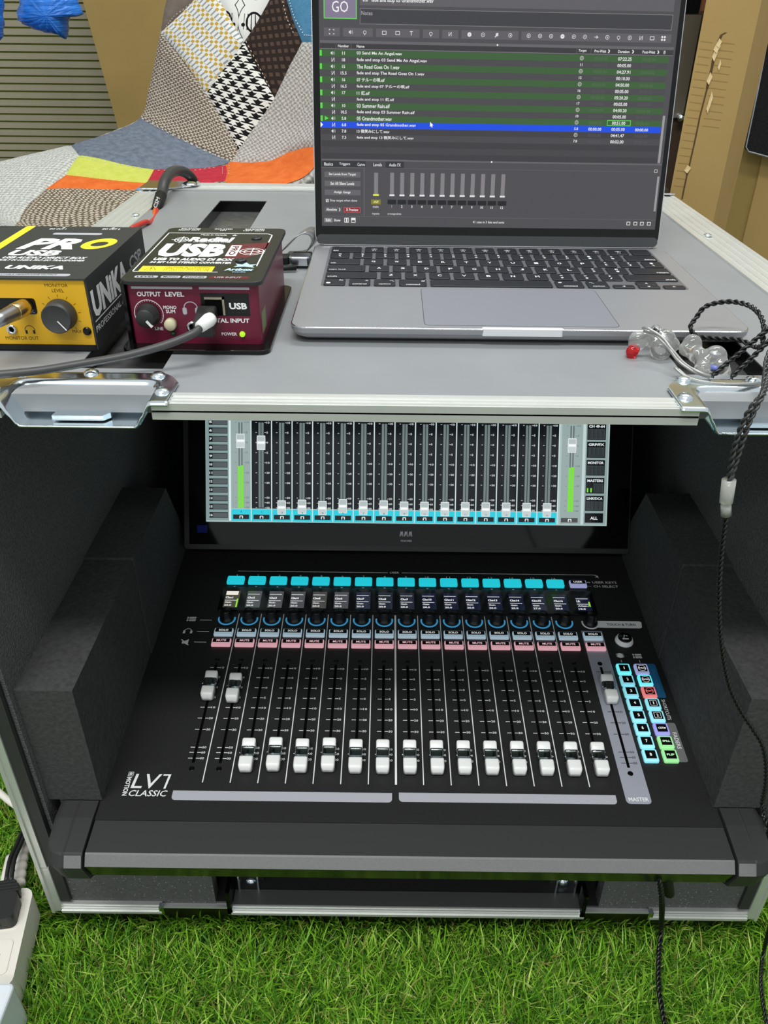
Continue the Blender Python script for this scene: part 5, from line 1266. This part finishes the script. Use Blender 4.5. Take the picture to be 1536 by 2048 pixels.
# torn slit, with curled lighter edges, and shallow crush lines
b = MB(); dk = newmat('torn_dark', lin((92, 70, 40)), .9); lt = newmat('torn_light', lin((226, 200, 150)), .9)
sl = [(1452, 65), (1443, 70), (1436, 86), (1429, 105), (1424, 135), (1418, 158), (1414, 178), (1407, 205), (1400, 232), (1394, 262), (1388, 290), (1380, 325), (1374, 350), (1368, 378), (1364, 398)]
for k in range(len(sl)-1):
    p, q = vp(*sl[k], yf-.0004), vp(*sl[k+1], yf-.0004); w2 = .0010 if k > 5 else .0016
    b.add([(p[0]-w2, p[1], p[2]), (p[0]+w2, p[1], p[2]), (q[0]+w2, q[1], q[2]), (q[0]-w2, q[1], q[2])], [(0, 1, 2, 3)], dk)
for (u_, v_, w2, h2) in ((1434, 95, .004, .006), (1430, 108, .003, .008), (1419, 157, .003, .007), (1421, 200, .0022, .010), (1417, 212, .002, .008), (1375, 338, .004, .005), (1438, 86, .003, .005), (1439, 130, .0015, .006)):
    p = vp(u_, v_, yf-.0008); b.add([(p[0]-w2, p[1], p[2]-h2*.4), (p[0], p[1]-.002, p[2]-h2), (p[0]+w2, p[1]-.001, p[2]+h2*.3), (p[0]-w2*.2, p[1], p[2]+h2)], [(0, 1, 2, 3)], lt)
b.build('torn_slit', ctr, I4)
b = MB(); cr_ = newmat('crease_brown', lin((168, 138, 84)), .9)
for k in range(20):
    v_ = 84+15.2*k; u0 = 1412-.185*v_+5; u1 = u0+24; p, q = vp(u0, v_-1, yf-.0003), vp(u1, v_+2, yf-.0003)
    b.add([(p[0], p[1], p[2]), (q[0], q[1], q[2]), (q[0], q[1], q[2]+.0009), (p[0], p[1], p[2]+.0009)], [(0, 1, 2, 3)], cr_)
    if k < 12:
        p, q = vp(u1+10, v_+1, yf-.0003), vp(u1+44, v_+5, yf-.0003); b.add([(p[0], p[1], p[2]), (q[0], q[1], q[2]), (q[0], q[1], q[2]+.0008), (p[0], p[1], p[2]+.0008)], [(0, 1, 2, 3)], cr_)
b.build('crease', ctr, I4, kind='stuff')
# second carton: face further right, set forward
y2_ = .97
E0 = vp(1470, 330, y2_); xk = vp(1452, 430, y2_)[0]
c2 = put('carton', None, None, T3(.9, .9, 0), label='second brown carton at the right edge, behind the torn one', cat='carton')
b = MB(); xm = xk-.0; b.box(xm, xm+.6, y2_, y2_+.2, -.034, .9, cb2); b.build('carton_body', c2, I4)
b = MB(); xf = vp(1505, 400, y2_-.003)[0]; b.box(xf, xf+.5, y2_-.004, y2_-.0005, -.034, .9, cb1); b.build('carton_flap', c2, I4)
# black felt sheet with a pale edge leaning on it
fel = noisy('black_felt', G(30), G(48), 300, .95, bs=.6, bd=.001, spec=.1)
Pq = [vp(1540, 60, .94), vp(1493, 296, .94), vp(1497, 302, .94), vp(1600, 330, .94), vp(1640, -60, .94), vp(1565, -60, .94)]
b = MB(); V = [tuple(p) for p in Pq]+[(p[0], p[1]+.01, p[2]) for p in Pq]; n = 6
b.add(V, [(0, 1, 2, 3, 4, 5), (11, 10, 9, 8, 7, 6)]+[(i, 6+i, 6+(i+1) % 6, (i+1) % 6) for i in range(6)], fel)
fo = b.build('felt_sheet', label='black felt sheet with a pale rounded edge at the upper right', cat='felt sheet')
b = MB(); b.tube([tuple(p) for p in (vp(1564, -60, .939), vp(1539, 60, .939), vp(1516, 180, .939), vp(1492, 294, .939), vp(1497, 303, .939), vp(1600, 331, .939))], .0011, 'strip', 6); b.build('pale_edge', fo, I4)
# dark cabinet between laptop and carton
cab_ = put('cabinet', None, None, T3(.5, 1.2, 0), label='dark brown cabinet with a grey metal side, just right of the laptop screen', cat='cabinet')
yc_ = 1.22; br2 = newmat('dark_brown_wood', lin((74, 58, 48)), .4); gp = newmat('grey_metal_panel', lin((142, 138, 132)), .3, .7)
x0 = vp(1290, 200, yc_)[0]; x1 = vp(1392, 180, yc_)[0]; x2 = vp(1420, 180, yc_)[0]
b = MB(); b.box(x0-.3, x1+.1, yc_, yc_+.4, -.034, .9, br2); b.build('cabinet_body', cab_, I4)
b = MB(); xg0 = vp(1352, 130, yc_-.01)[0]; b.box(xg0, vp(1382, 130, yc_)[0], yc_-.008, yc_, vp(1370, 235, yc_)[2], vp(1372, 30, yc_)[2], gp); b.build('metal_panel', cab_, I4)
b = MB(); b.box(vp(1385, 150, yc_)[0], vp(1388, 150, yc_)[0], yc_-.012, yc_, -.03, vp(1390, 30, yc_)[2], 'deep'); b.box(vp(1389, 150, yc_)[0], vp(1402, 150, yc_)[0], yc_-.014, yc_, -.03, vp(1390, 24, yc_)[2], br2); b.build('door_edge', cab_, I4)
b = MB(); p = vp(1361, 236, yc_-.012); b.lathe([(.006, 0), (.007, .004), (.004, .009), (.0001, .010)], 0, 0, 'zinc', 12, T=T3(p[0], p[1], p[2])@XZ); b.build('handle', cab_, I4)
b = MB(); b.box(vp(1371, 10, 1.08)[0], vp(1396, 10, 1.08)[0], 1.07, 1.12, vp(1380, 28, 1.08)[2], .9, 'deep'); b.build('hinge_block', cab_, I4)
b = MB(); b.box(vp(1397, 10, 1.09)[0], vp(1440, 10, 1.09)[0], 1.08, 1.12, vp(1380, 22, 1.08)[2], .9, newmat('red_brown', lin((112, 62, 34)), .6)); b.build('cabinet_corner', cab_, I4)
# red cushion with yellow squares, behind the chair near the laptop
rc = newmat('red_cloth', lin((112, 30, 34)), .9); yc2 = newmat('yellow_cloth', lin((176, 140, 70)), .9)
p0_ = vp(590, 300, 1.45); p1_ = vp(690, 400, 1.45)
b = MB(); b.rbox(-.02, p1_[0]+.1-p0_[0], -(p1_[2]-.06)-.034, .32, 0, .03, .02, .006, rc, n=3, T=frame((p0_[0], 1.46, p1_[2]-.06), (1, 0, 0), (0, 0, 1), (0, -1, 0)))
cu_ = b.build('red_cloth_bag', label='red cloth bag with yellow squares behind the chair, left of the laptop', cat='bag')
b = MB()
for (u_, v_) in ((617, 357), (606, 375), (612, 338)): q = vp(u_, v_, 1.428); b.box(q[0]-.007, q[0]+.007, 1.4275, 1.4295, q[2]-.006, q[2]+.006, yc2)
b.build('yellow_square', cu_, I4)

# ================================================================= BLUE BAG
def bag(name, outline, y, th, label, folds):
    P = [vp(u_, v_, y) for u_, v_ in outline]; c = sum(P)/len(P); R = []
    dense = spline(P+[P[0]], 4)[:-1]
    for k, (s_, dy) in enumerate(((.02, -th), (.35, -th*.96), (.65, -th*.8), (.88, -th*.45), (1.0, 0), (.9, th*.4), (.5, th*.8), (.02, th*.9))):
        R.append([tuple(c+(p-c)*s_+np.array([0, dy+.005*s_*math.sin(i*1.7+k*2), .0])) for i, p in enumerate(dense)])
    bm_ = newmat('blue_film', lin((44, 124, 222)), .3, spec=.6); nt = bm_.node_tree; bs_ = nt.nodes['Principled BSDF']
    tcn = nt.nodes.new('ShaderNodeTexCoord'); mp = nt.nodes.new('ShaderNodeMapping'); mp.inputs['Rotation'].default_value = (0, math.radians(25), 0); mp.inputs['Scale'].default_value = (6, 6, 60)
    nt.links.new(tcn.outputs['Object'], mp.inputs[0]); n_ = noise(nt, 2.2, 4, mp.outputs[0]); bump(nt, bs_, n_, .6, .008)
    b = MB(); b.rings(R, bm_, True); return b.build(name, label=label, cat='plastic bag')
bag('plastic_bag', [(37, 10), (34, 35), (42, 45), (62, 56), (90, 65), (110, 68), (120, 71), (130, 78), (134, 76), (136, 60), (138, 36), (150, 34), (166, 28), (160, 12), (152, -10), (140, -40), (60, -45), (42, -20)], 1.35, .035, 'crumpled blue plastic bag hanging in front of the blind', 1)
bag('plastic_bag', [(-60, -30), (-60, 70), (-20, 84), (0, 82), (5, 60), (4, 20), (0, -20)], 1.30, .03, 'sliver of a blue-violet bag at the left edge of the photo', 1)

# ================================================================= PATCHWORK CHAIR
# control net: rows run from the front of the seat to the top of the back; (u, v, depth) measured on the photograph
NET = [
 [(-110, 385, 1.02), (-88, 410, .97), (-48, 436, .89), (30, 462, .82), (180, 512, .76)],
 [(-70, 345, 1.03), (-52, 380, .98), (-15, 420, .91), (55, 452, .84), (195, 494, .78)],
 [(30, 317, 1.09), (50, 345, 1.04), (90, 385, .97), (150, 425, .89), (270, 470, .83)],
 [(140, 291, 1.16), (160, 312, 1.10), (195, 362, 1.03), (250, 405, .95), (360, 430, .88)],
 [(220, 262, 1.22), (265, 300, 1.15), (320, 346, 1.08), (400, 375, 1.00), (490, 385, .91)],
 [(280, 234, 1.27), (365, 280, 1.195), (455, 322, 1.13), (540, 340, 1.04), (610, 352, .93)],
 [(297, 180, 1.30), (390, 215, 1.23), (480, 250, 1.17), (580, 270, 1.08), (660, 270, .97)],
 [(310, 120, 1.32), (400, 140, 1.25), (495, 160, 1.195), (600, 175, 1.11), (690, 180, 1.01)],
 [(322, 50, 1.335), (412, 60, 1.27), (510, 70, 1.215), (610, 80, 1.14), (705, 85, 1.04)],
 [(340, -30, 1.35), (425, -30, 1.29), (520, -30, 1.235), (615, -25, 1.165), (715, -20, 1.07)],
]
NP = np.array([[oy(*p) for p in r] for r in NET])       # (rows, cols, 3)
def crw(t, n):
    t = min(max(t, 0), n-1-1e-9); i = int(t); f = t-i
    w_ = np.array([-.5*f+f*f-.5*f**3, 1-2.5*f*f+1.5*f**3, .5*f+2*f*f-1.5*f**3, -.5*f*f+.5*f**3]); W = np.zeros(n)
    for k in range(4):
        j = i-1+k
        if j < 0: W[0] += 2*w_[k]; W[1] -= w_[k]
        elif j >= n: W[n-1] += 2*w_[k]; W[n-2] -= w_[k]
        else: W[j] += w_[k]
    return W
def CS(s, t):          # s, t in 0..1
    return np.einsum('i,j,ijk->k', crw(t*(NP.shape[0]-1), NP.shape[0]), crw(s*(NP.shape[1]-1), NP.shape[1]), NP)
NS, NT = 70, 110
GS = np.linspace(0, 1, NS+1); GT = np.linspace(0, 1, NT+1)
WS = np.array([crw(s*(NP.shape[1]-1), NP.shape[1]) for s in GS]); WT = np.array([crw(t*(NP.shape[0]-1), NP.shape[0]) for t in GT])
GP = np.einsum('ti,sj,ijk->tsk', WT, WS, NP)
dT = np.gradient(GP, axis=0); dS = np.gradient(GP, axis=1); GN = np.cross(dT, dS); GN /= np.linalg.norm(GN, axis=2)[..., None]
if (GN[:, :, 2].mean()) < 0: GN = -GN
def proj(P):
    d = P-CAM; z_ = d@CF; return np.stack([768+FPX*(d@CR)/z_, 1024-FPX*(d@CU)/z_], -1)
GPX = proj(GP)
def st_of(u_, v_):
    d = ((GPX-np.array([u_, v_]))**2).sum(2); t, s = np.unravel_index(d.argmin(), d.shape)
    # one linear refinement
    t0, s0 = min(max(t, 1), NT-1), min(max(s, 1), NS-1)
    J = np.array([(GPX[t0, s0+1]-GPX[t0, s0-1])/2, (GPX[t0+1, s0]-GPX[t0-1, s0])/2]).T
    try: e = np.linalg.solve(J, np.array([u_, v_])-GPX[t, s])
    except Exception: e = np.zeros(2)
    e = np.clip(e, -2.5, 2.5)
    return (min(1, max(0, (s+e[0])/NS)), min(1, max(0, (t+e[1])/NT)))
lenS = .50; lenT = 1.05
# patterns --------------------------------------------------
def fabric(name, fn, rough=.9):
    m = newmat(name, (.5, .5, .5), rough, spec=.2); nt = m.node_tree; bs_ = nt.nodes['Principled BSDF']
    uv = nt.nodes.new('ShaderNodeUVMap'); sp = nt.nodes.new('ShaderNodeSeparateXYZ'); nt.links.new(uv.outputs[0], sp.inputs[0])
    U_, V_ = X(nt, sp.outputs[0]), X(nt, sp.outputs[1]); col, h = fn(nt, U_, V_, uv.outputs[0]); nt.links.new(col, bs_.inputs['Base Color'])
    if h is not None: bump(nt, bs_, h, .7, .0015)
    return m
def weave(c1, c2, k, c3=None):
    def f(nt, U_, V_, uv):
        j = noise(nt, 90, 2, uv); u2 = U_*k+j*.9; v2 = V_*k+j*.9
        a = (u2*2*PI).sin(); c = (v2*2*PI).sin(); h = a*c*.5+.5
        n_ = noise(nt, 260, 3, uv); fct = (h*.75+(n_-.5)*1.1).sat()
        return mixc(nt, fct, lin(c1), lin(c2)), h
    return f
def tweed(c1, c2, k):
    def f(nt, U_, V_, uv):
        j = noise(nt, 60, 2, uv)*1.2
        rowi = (V_*k+j).fl(); sh = rowi.mod(2.)*.5
        a = (U_*k*.55+sh+j*.5).fr(); c = (V_*k+j).fr()
        dash = a.gt(.28)*a.lt(.92)*c.gt(.3); n_ = noise(nt, 400, 2, uv)
        fct = (dash*(n_*1.6)).sat()
        return mixc(nt, fct, lin(c1), lin(c2)), dash
    return f
def houndst(nt, U_, V_, uv):
    k = 42.; c45 = .7071; a_ = (U_*c45+V_*c45)*k*2; b_ = (V_*c45-U_*c45)*k*2
    i = (a_*.5).fr().lt(.5); j = (b_*.5).fr().lt(.5)
    stp = ((a_+b_)*1.0).fr().lt(.5)
    same = 1-1*0
    eq = i*j+(i*-1+1)*(j*-1+1)
    val = eq*i+(eq*-1+1)*stp
    n_ = noise(nt, 300, 2, uv)
    return mixc(nt, val, lin((232, 230, 222)), lin((22, 20, 20))), n_
def goldy(nt, U_, V_, uv):
    k = 58.; c, s_ = math.cos(.9), math.sin(.9); a_ = (U_*c+V_*s_)*k; b_ = (V_*c-U_*s_)*k
    st_ = (a_*.5).fr(); band = st_.gt(.55)
    dots = (((a_*2*PI).sin()*(b_*2*PI*1.0).sin())).gt(-.05)
    g = (1-0)*1
    col = mixc(nt, dots, lin((196, 160, 66)), lin((226, 226, 220)))
    line = (b_*1.5).fr().gt(.35); col2 = mixc(nt, line, lin((150, 152, 150)), lin((226, 228, 226)))
    return mixc(nt, band, col, col2), dots*.6+line*.4
def floral(nt, U_, V_, uv):
    k = 13.; a_ = (U_*k+.3).fr()-.5; b_ = (V_*k).fr()-.5
    r2 = a_*a_*1.0+b_*b_*.6; pet = ((r2*30).sin()).gt(.93); ribs = ((a_*55).sin()).gt(.7)*b_.gt(-.25)*b_.lt(.25)*a_.ab().lt(.32)
    dots = ((a_.ab()-.33)*(a_.ab()-.33)+(b_+.1)*(b_+.1)).lt(.004)
    f = pet.mx(ribs).mx(dots)
    return mixc(nt, f, lin((238, 238, 232)), lin((22, 20, 22))), None
def darkw(nt, U_, V_, uv):
    k = 64.; a_ = ((U_+V_*.3)*k).fr(); b_ = ((V_-U_*.2)*k*.8).fr(); blk = a_.gt(.42)*b_.gt(.5); n_ = noise(nt, 350, 3, uv)
    return mixc(nt, (blk*.8*n_*1.7).sat(), lin((46, 37, 33)), lin((98, 78, 66))), blk
def plainf(c1, c2, sc_=60):
    def f(nt, U_, V_, uv):
        n_ = noise(nt, sc_, 6, uv, .7); return mixc(nt, ((n_-.5)*2.2+.5).sat(), lin(c1), lin(c2)), noise(nt, 500, 2, uv)
    return f
F_ = dict(denim=fabric('blue_grey_denim', plainf((84, 92, 106), (124, 132, 146), 70)), white=fabric('white_weave', weave((150, 150, 145), (222, 222, 216), 72)),
          lime=fabric('lime_felt', plainf((184, 192, 78), (204, 208, 104))), orange=fabric('orange_felt', plainf((206, 92, 34), (226, 120, 58), 40)),
          sky=fabric('sky_blue_felt', plainf((90, 140, 190), (120, 165, 205))), crimson=fabric('crimson_felt', plainf((166, 36, 52), (188, 56, 70))),
          tweed=fabric('taupe_tweed', tweed((98, 85, 75), (200, 190, 174), 150)), tweed2=fabric('brown_grey_tweed', tweed((92, 81, 70), (202, 190, 170), 140)),
          gold=fabric('gold_and_white_tweed', goldy), leather=fabric('taupe_suede', plainf((112, 100, 90), (132, 120, 110))), floral=fabric('black_and_white_print', floral),
          dark=fabric('dark_brown_weave', darkw), hound=fabric('houndstooth', houndst), blue=fabric('blue_felt', plainf((74, 132, 168), (96, 152, 186))),
          pale=fabric('pale_grey_weave', weave((142, 136, 130), (220, 217, 212), 78)))
E_ = 60
PATCH = [
 ('denim', [(142, 291), (158, 311), (235, 329), (308, 339), (390, 338), (440, 331), (462, 323), (420, 305), (340, 268), (280, 236), (210, 270)], 'blue-grey denim patch on the seat'),
 ('white', [(142, 291), (158, 311), (132, 350), (92, 378), (60, 405), (40, 440), (40, 470), (-40, 540), (-140, 430), (-80, 335), (30, 315)], 'white woven patch at the seat front'),
 ('lime', [(158, 311), (308, 339), (293, 366), (132, 350)], 'lime patch'),
 ('orange', [(132, 350), (293, 366), (268, 380), (92, 378)], 'orange strip'),
 ('sky', [(293, 366), (309, 367), (286, 381), (268, 380)], 'light blue sliver'),
 ('crimson', [(308, 339), (390, 338), (451, 330), (450, 362), (400, 372), (309, 367), (293, 366)], 'crimson patch'),
 ('tweed2', [(92, 378), (268, 380), (286, 381), (309, 367), (400, 372), (450, 362), (462, 380), (480, 440), (400, 500), (230, 570), (60, 560), (40, 470), (40, 440), (60, 405)], 'brown-grey tweed patch on the front roll'),
 ('orange', [(451, 330), (462, 323), (505, 325), (540, 322), (575, 305), (605, 296), (640, 292), (720, 330), (620, 400), (480, 440), (462, 380), (450, 362)], 'orange felt patch on the side'),
 ('tweed', [(280, 236), (340, 268), (420, 305), (462, 323), (476, 300), (450, 250), (412, 187), (370, 125), (322, 64), (300, 100), (290, 180)], 'taupe tweed patch'),
 ('gold', [(322, 64), (370, 125), (412, 187), (450, 135), (488, 84), (462, 40), (438, -2), (425, -40), (410, -40), (390, -2)], 'gold and white tweed patch'),
 ('leather', [(322, 64), (390, -2), (410, -40), (330, -45), (318, 20)], 'taupe suede patch'),
 ('floral', [(488, 84), (540, -2), (560, -40), (425, -40), (438, -2), (462, 40)], 'black and white printed patch'),
 ('dark', [(488, 84), (540, -2), (560, -40), (570, -35), (573, 0), (588, 45), (604, 84), (580, 130), (549, 196), (520, 145)], 'dark brown woven patch'),
 ('hound', [(488, 84), (520, 145), (549, 196), (520, 240), (476, 300), (450, 250), (412, 187), (450, 135)], 'houndstooth patch'),
 ('blue', [(573, 0), (570, -35), (740, -35), (740, 84), (604, 84), (588, 45)], 'blue felt patch'),
 ('pale', [(604, 84), (740, 84), (730, 280), (640, 292), (605, 296), (575, 305), (540, 322), (505, 325), (462, 323), (476, 300), (520, 240), (549, 196), (580, 130)], 'pale grey woven patch'),
]
def clip(poly, ax, lo, keep_gt):
    out = []
    for i in range(len(poly)):
        a, b_ = poly[i-1], poly[i]; ia = (a[ax] >= lo) if keep_gt else (a[ax] <= lo); ib = (b_[ax] >= lo) if keep_gt else (b_[ax] <= lo)
        if ia != ib:
            t = (lo-a[ax])/(b_[ax]-a[ax]); out.append((a[0]+(b_[0]-a[0])*t, a[1]+(b_[1]-a[1])*t))
        if ib: out.append(b_)
    return out
def segd(p, a, b_):
    ab = (b_[0]-a[0], b_[1]-a[1]); L2_ = ab[0]**2+ab[1]**2+1e-12; t = max(0, min(1, ((p[0]-a[0])*ab[0]+(p[1]-a[1])*ab[1])/L2_))
    return math.hypot(p[0]-a[0]-ab[0]*t, p[1]-a[1]-ab[1]*t)
def NRM(s, t):
    x, y = s*NS, t*NT; i, j = min(int(x), NS-1), min(int(y), NT-1); fx, fy = x-i, y-j
    n_ = GN[j, i]*(1-fx)*(1-fy)+GN[j, i+1]*fx*(1-fy)+GN[j+1, i]*(1-fx)*fy+GN[j+1, i+1]*fx*fy
    p_ = GP[j, i]*(1-fx)*(1-fy)+GP[j, i+1]*fx*(1-fy)+GP[j+1, i]*(1-fx)*fy+GP[j+1, i+1]*fx*fy
    return n_/np.linalg.norm(n_), p_
cc = GP.reshape(-1, 3).mean(0)
chair = put('patchwork_chair', None, None, T3(float(cc[0]), float(cc[1]), -.034), label='patchwork upholstered shell chair behind the case on the left', cat='chair')
for nm, pts, lab in PATCH:
    poly = [st_of(*p) for p in pts]
    # scale to metres for distances
    pm = [(a*lenS, b_*lenT) for a, b_ in poly]
    b = MB(); uvs = []; idx = {}
    s0, s1 = min(p[0] for p in poly), max(p[0] for p in poly); t0, t1 = min(p[1] for p in poly), max(p[1] for p in poly)
    n1, n2 = int(s0*NS), min(NS, int(s1*NS)+1); m1, m2 = int(t0*NT), min(NT, int(t1*NT)+1)
    V = []; F = []
    for i in range(n1, n2):
        pc_ = clip(clip(poly, 0, i/NS, True), 0, (i+1)/NS, False)
        if len(pc_) < 3: continue
        for j in range(m1, m2):
            q = clip(clip(pc_, 1, j/NT, True), 1, (j+1)/NT, False)
            if len(q) < 3: continue
            f = []
            for p in q:
                k = (round(p[0], 5), round(p[1], 5))
                if k not in idx:
                    n_, p_ = NRM(*k); d = min(segd((k[0]*lenS, k[1]*lenT), pm[a-1], pm[a]) for a in range(len(pm)))
                    h = .0045*(1-math.exp(-d/.008))
                    idx[k] = len(V); V.append(tuple(p_+n_*h)); uvs.append((k[0]*lenS, k[1]*lenT))
                if not f or f[-1] != idx[k]: f.append(idx[k])
            if f and f[0] == f[-1]: f.pop()
            if len(f) >= 3: F.append(tuple(f))
    b.add(V, F, F_[nm], True); b.uv = uvs
    b.build('fabric_patch', chair, I4, label=lab)
# stitching along some seams
stm = newmat('pale_thread', lin((214, 206, 192)), .8)
b = MB()
def stitch(pts, mat, off=.0046, r=.0007):
    P = []
    for k in range(len(pts)-1):
        for q in np.linspace(0, 1, 12, endpoint=False): P.append((pts[k][0]+(pts[k+1][0]-pts[k][0])*q, pts[k][1]+(pts[k+1][1]-pts[k][1])*q))
    W = []
    for p in P: n_, p_ = NRM(*st_of(*p)); W.append(tuple(p_+n_*off))
    for k in range(0, len(W)-2, 2): b.tube([W[k], tuple(np.array(W[k])*.3+np.array(W[k+1])*.7)], r, mat, 5)
wt = newmat('white_thread', lin((230, 232, 236)), .8)
stitch([(582, 2), (592, 36), (612, 72), (640, 74)], wt); stitch([(566, -10), (576, 35), (596, 80)], stm); stitch([(495, 84), (524, 140), (549, 188)], stm); stitch([(390, 6), (352, 34), (330, 62)], stm)
stitch([(286, 240), (345, 274), (420, 310), (455, 324)], wt); stitch([(164, 318), (232, 334), (300, 344)], wt, r=.0005); stitch([(316, 346), (390, 346), (446, 338)], stm, r=.0005); stitch([(446, 340), (446, 358)], stm, r=.0005); stitch([(460, 330), (458, 362)], stm, r=.0005)
b.build('stitching', chair, I4, kind='stuff')
# underside shell and legs
b = MB(); V = []; st_ = 4
ii = list(range(0, NT+1, st_))+([NT] if NT % st_ else []); jj = list(range(0, NS+1, st_))+([NS] if NS % st_ else [])
for i in ii:
    for j in jj: V.append(tuple(GP[i, j]-GN[i, j]*.0015))
nn = len(jj); k0 = len(V)
for i in ii:
    for j in jj: V.append(tuple(GP[i, j]-GN[i, j]*.022))
F = []
for i in range(len(ii)-1):
    for j in range(nn-1):
        a = i*nn+j; F += [(a, a+nn, a+nn+1, a+1), (k0+a, k0+a+1, k0+a+nn+1, k0+a+nn)]
per = [j for j in range(nn)]+[i*nn+nn-1 for i in range(1, len(ii))]+[(len(ii)-1)*nn+j for j in range(nn-2, -1, -1)]+[i*nn for i in range(len(ii)-2, 0, -1)]
for k in range(len(per)): a, c = per[k-1], per[k]; F.append((a, c, k0+c, k0+a))
b.add(V, F, F_['pale'], True); b.uv = [(v_[0], v_[2]) for v_ in V]
b.build('shell', chair, I4)
wood = newmat('beech_leg', lin((196, 160, 112)), .5); sc0 = GP[int(NT*.38), NS//2]
for dx, dy in ((-.17, -.12), (.10, -.2), (-.05, .17), (.2, .08)):
    b = MB(); b.tube([(sc0[0]+dx*.6, sc0[1]+dy*.6, sc0[2]-.05), (sc0[0]+dx*1.25, sc0[1]+dy*1.25, -.034)], 1, wood, 12, radii=[.016, .010]); b.build('leg', chair, I4)
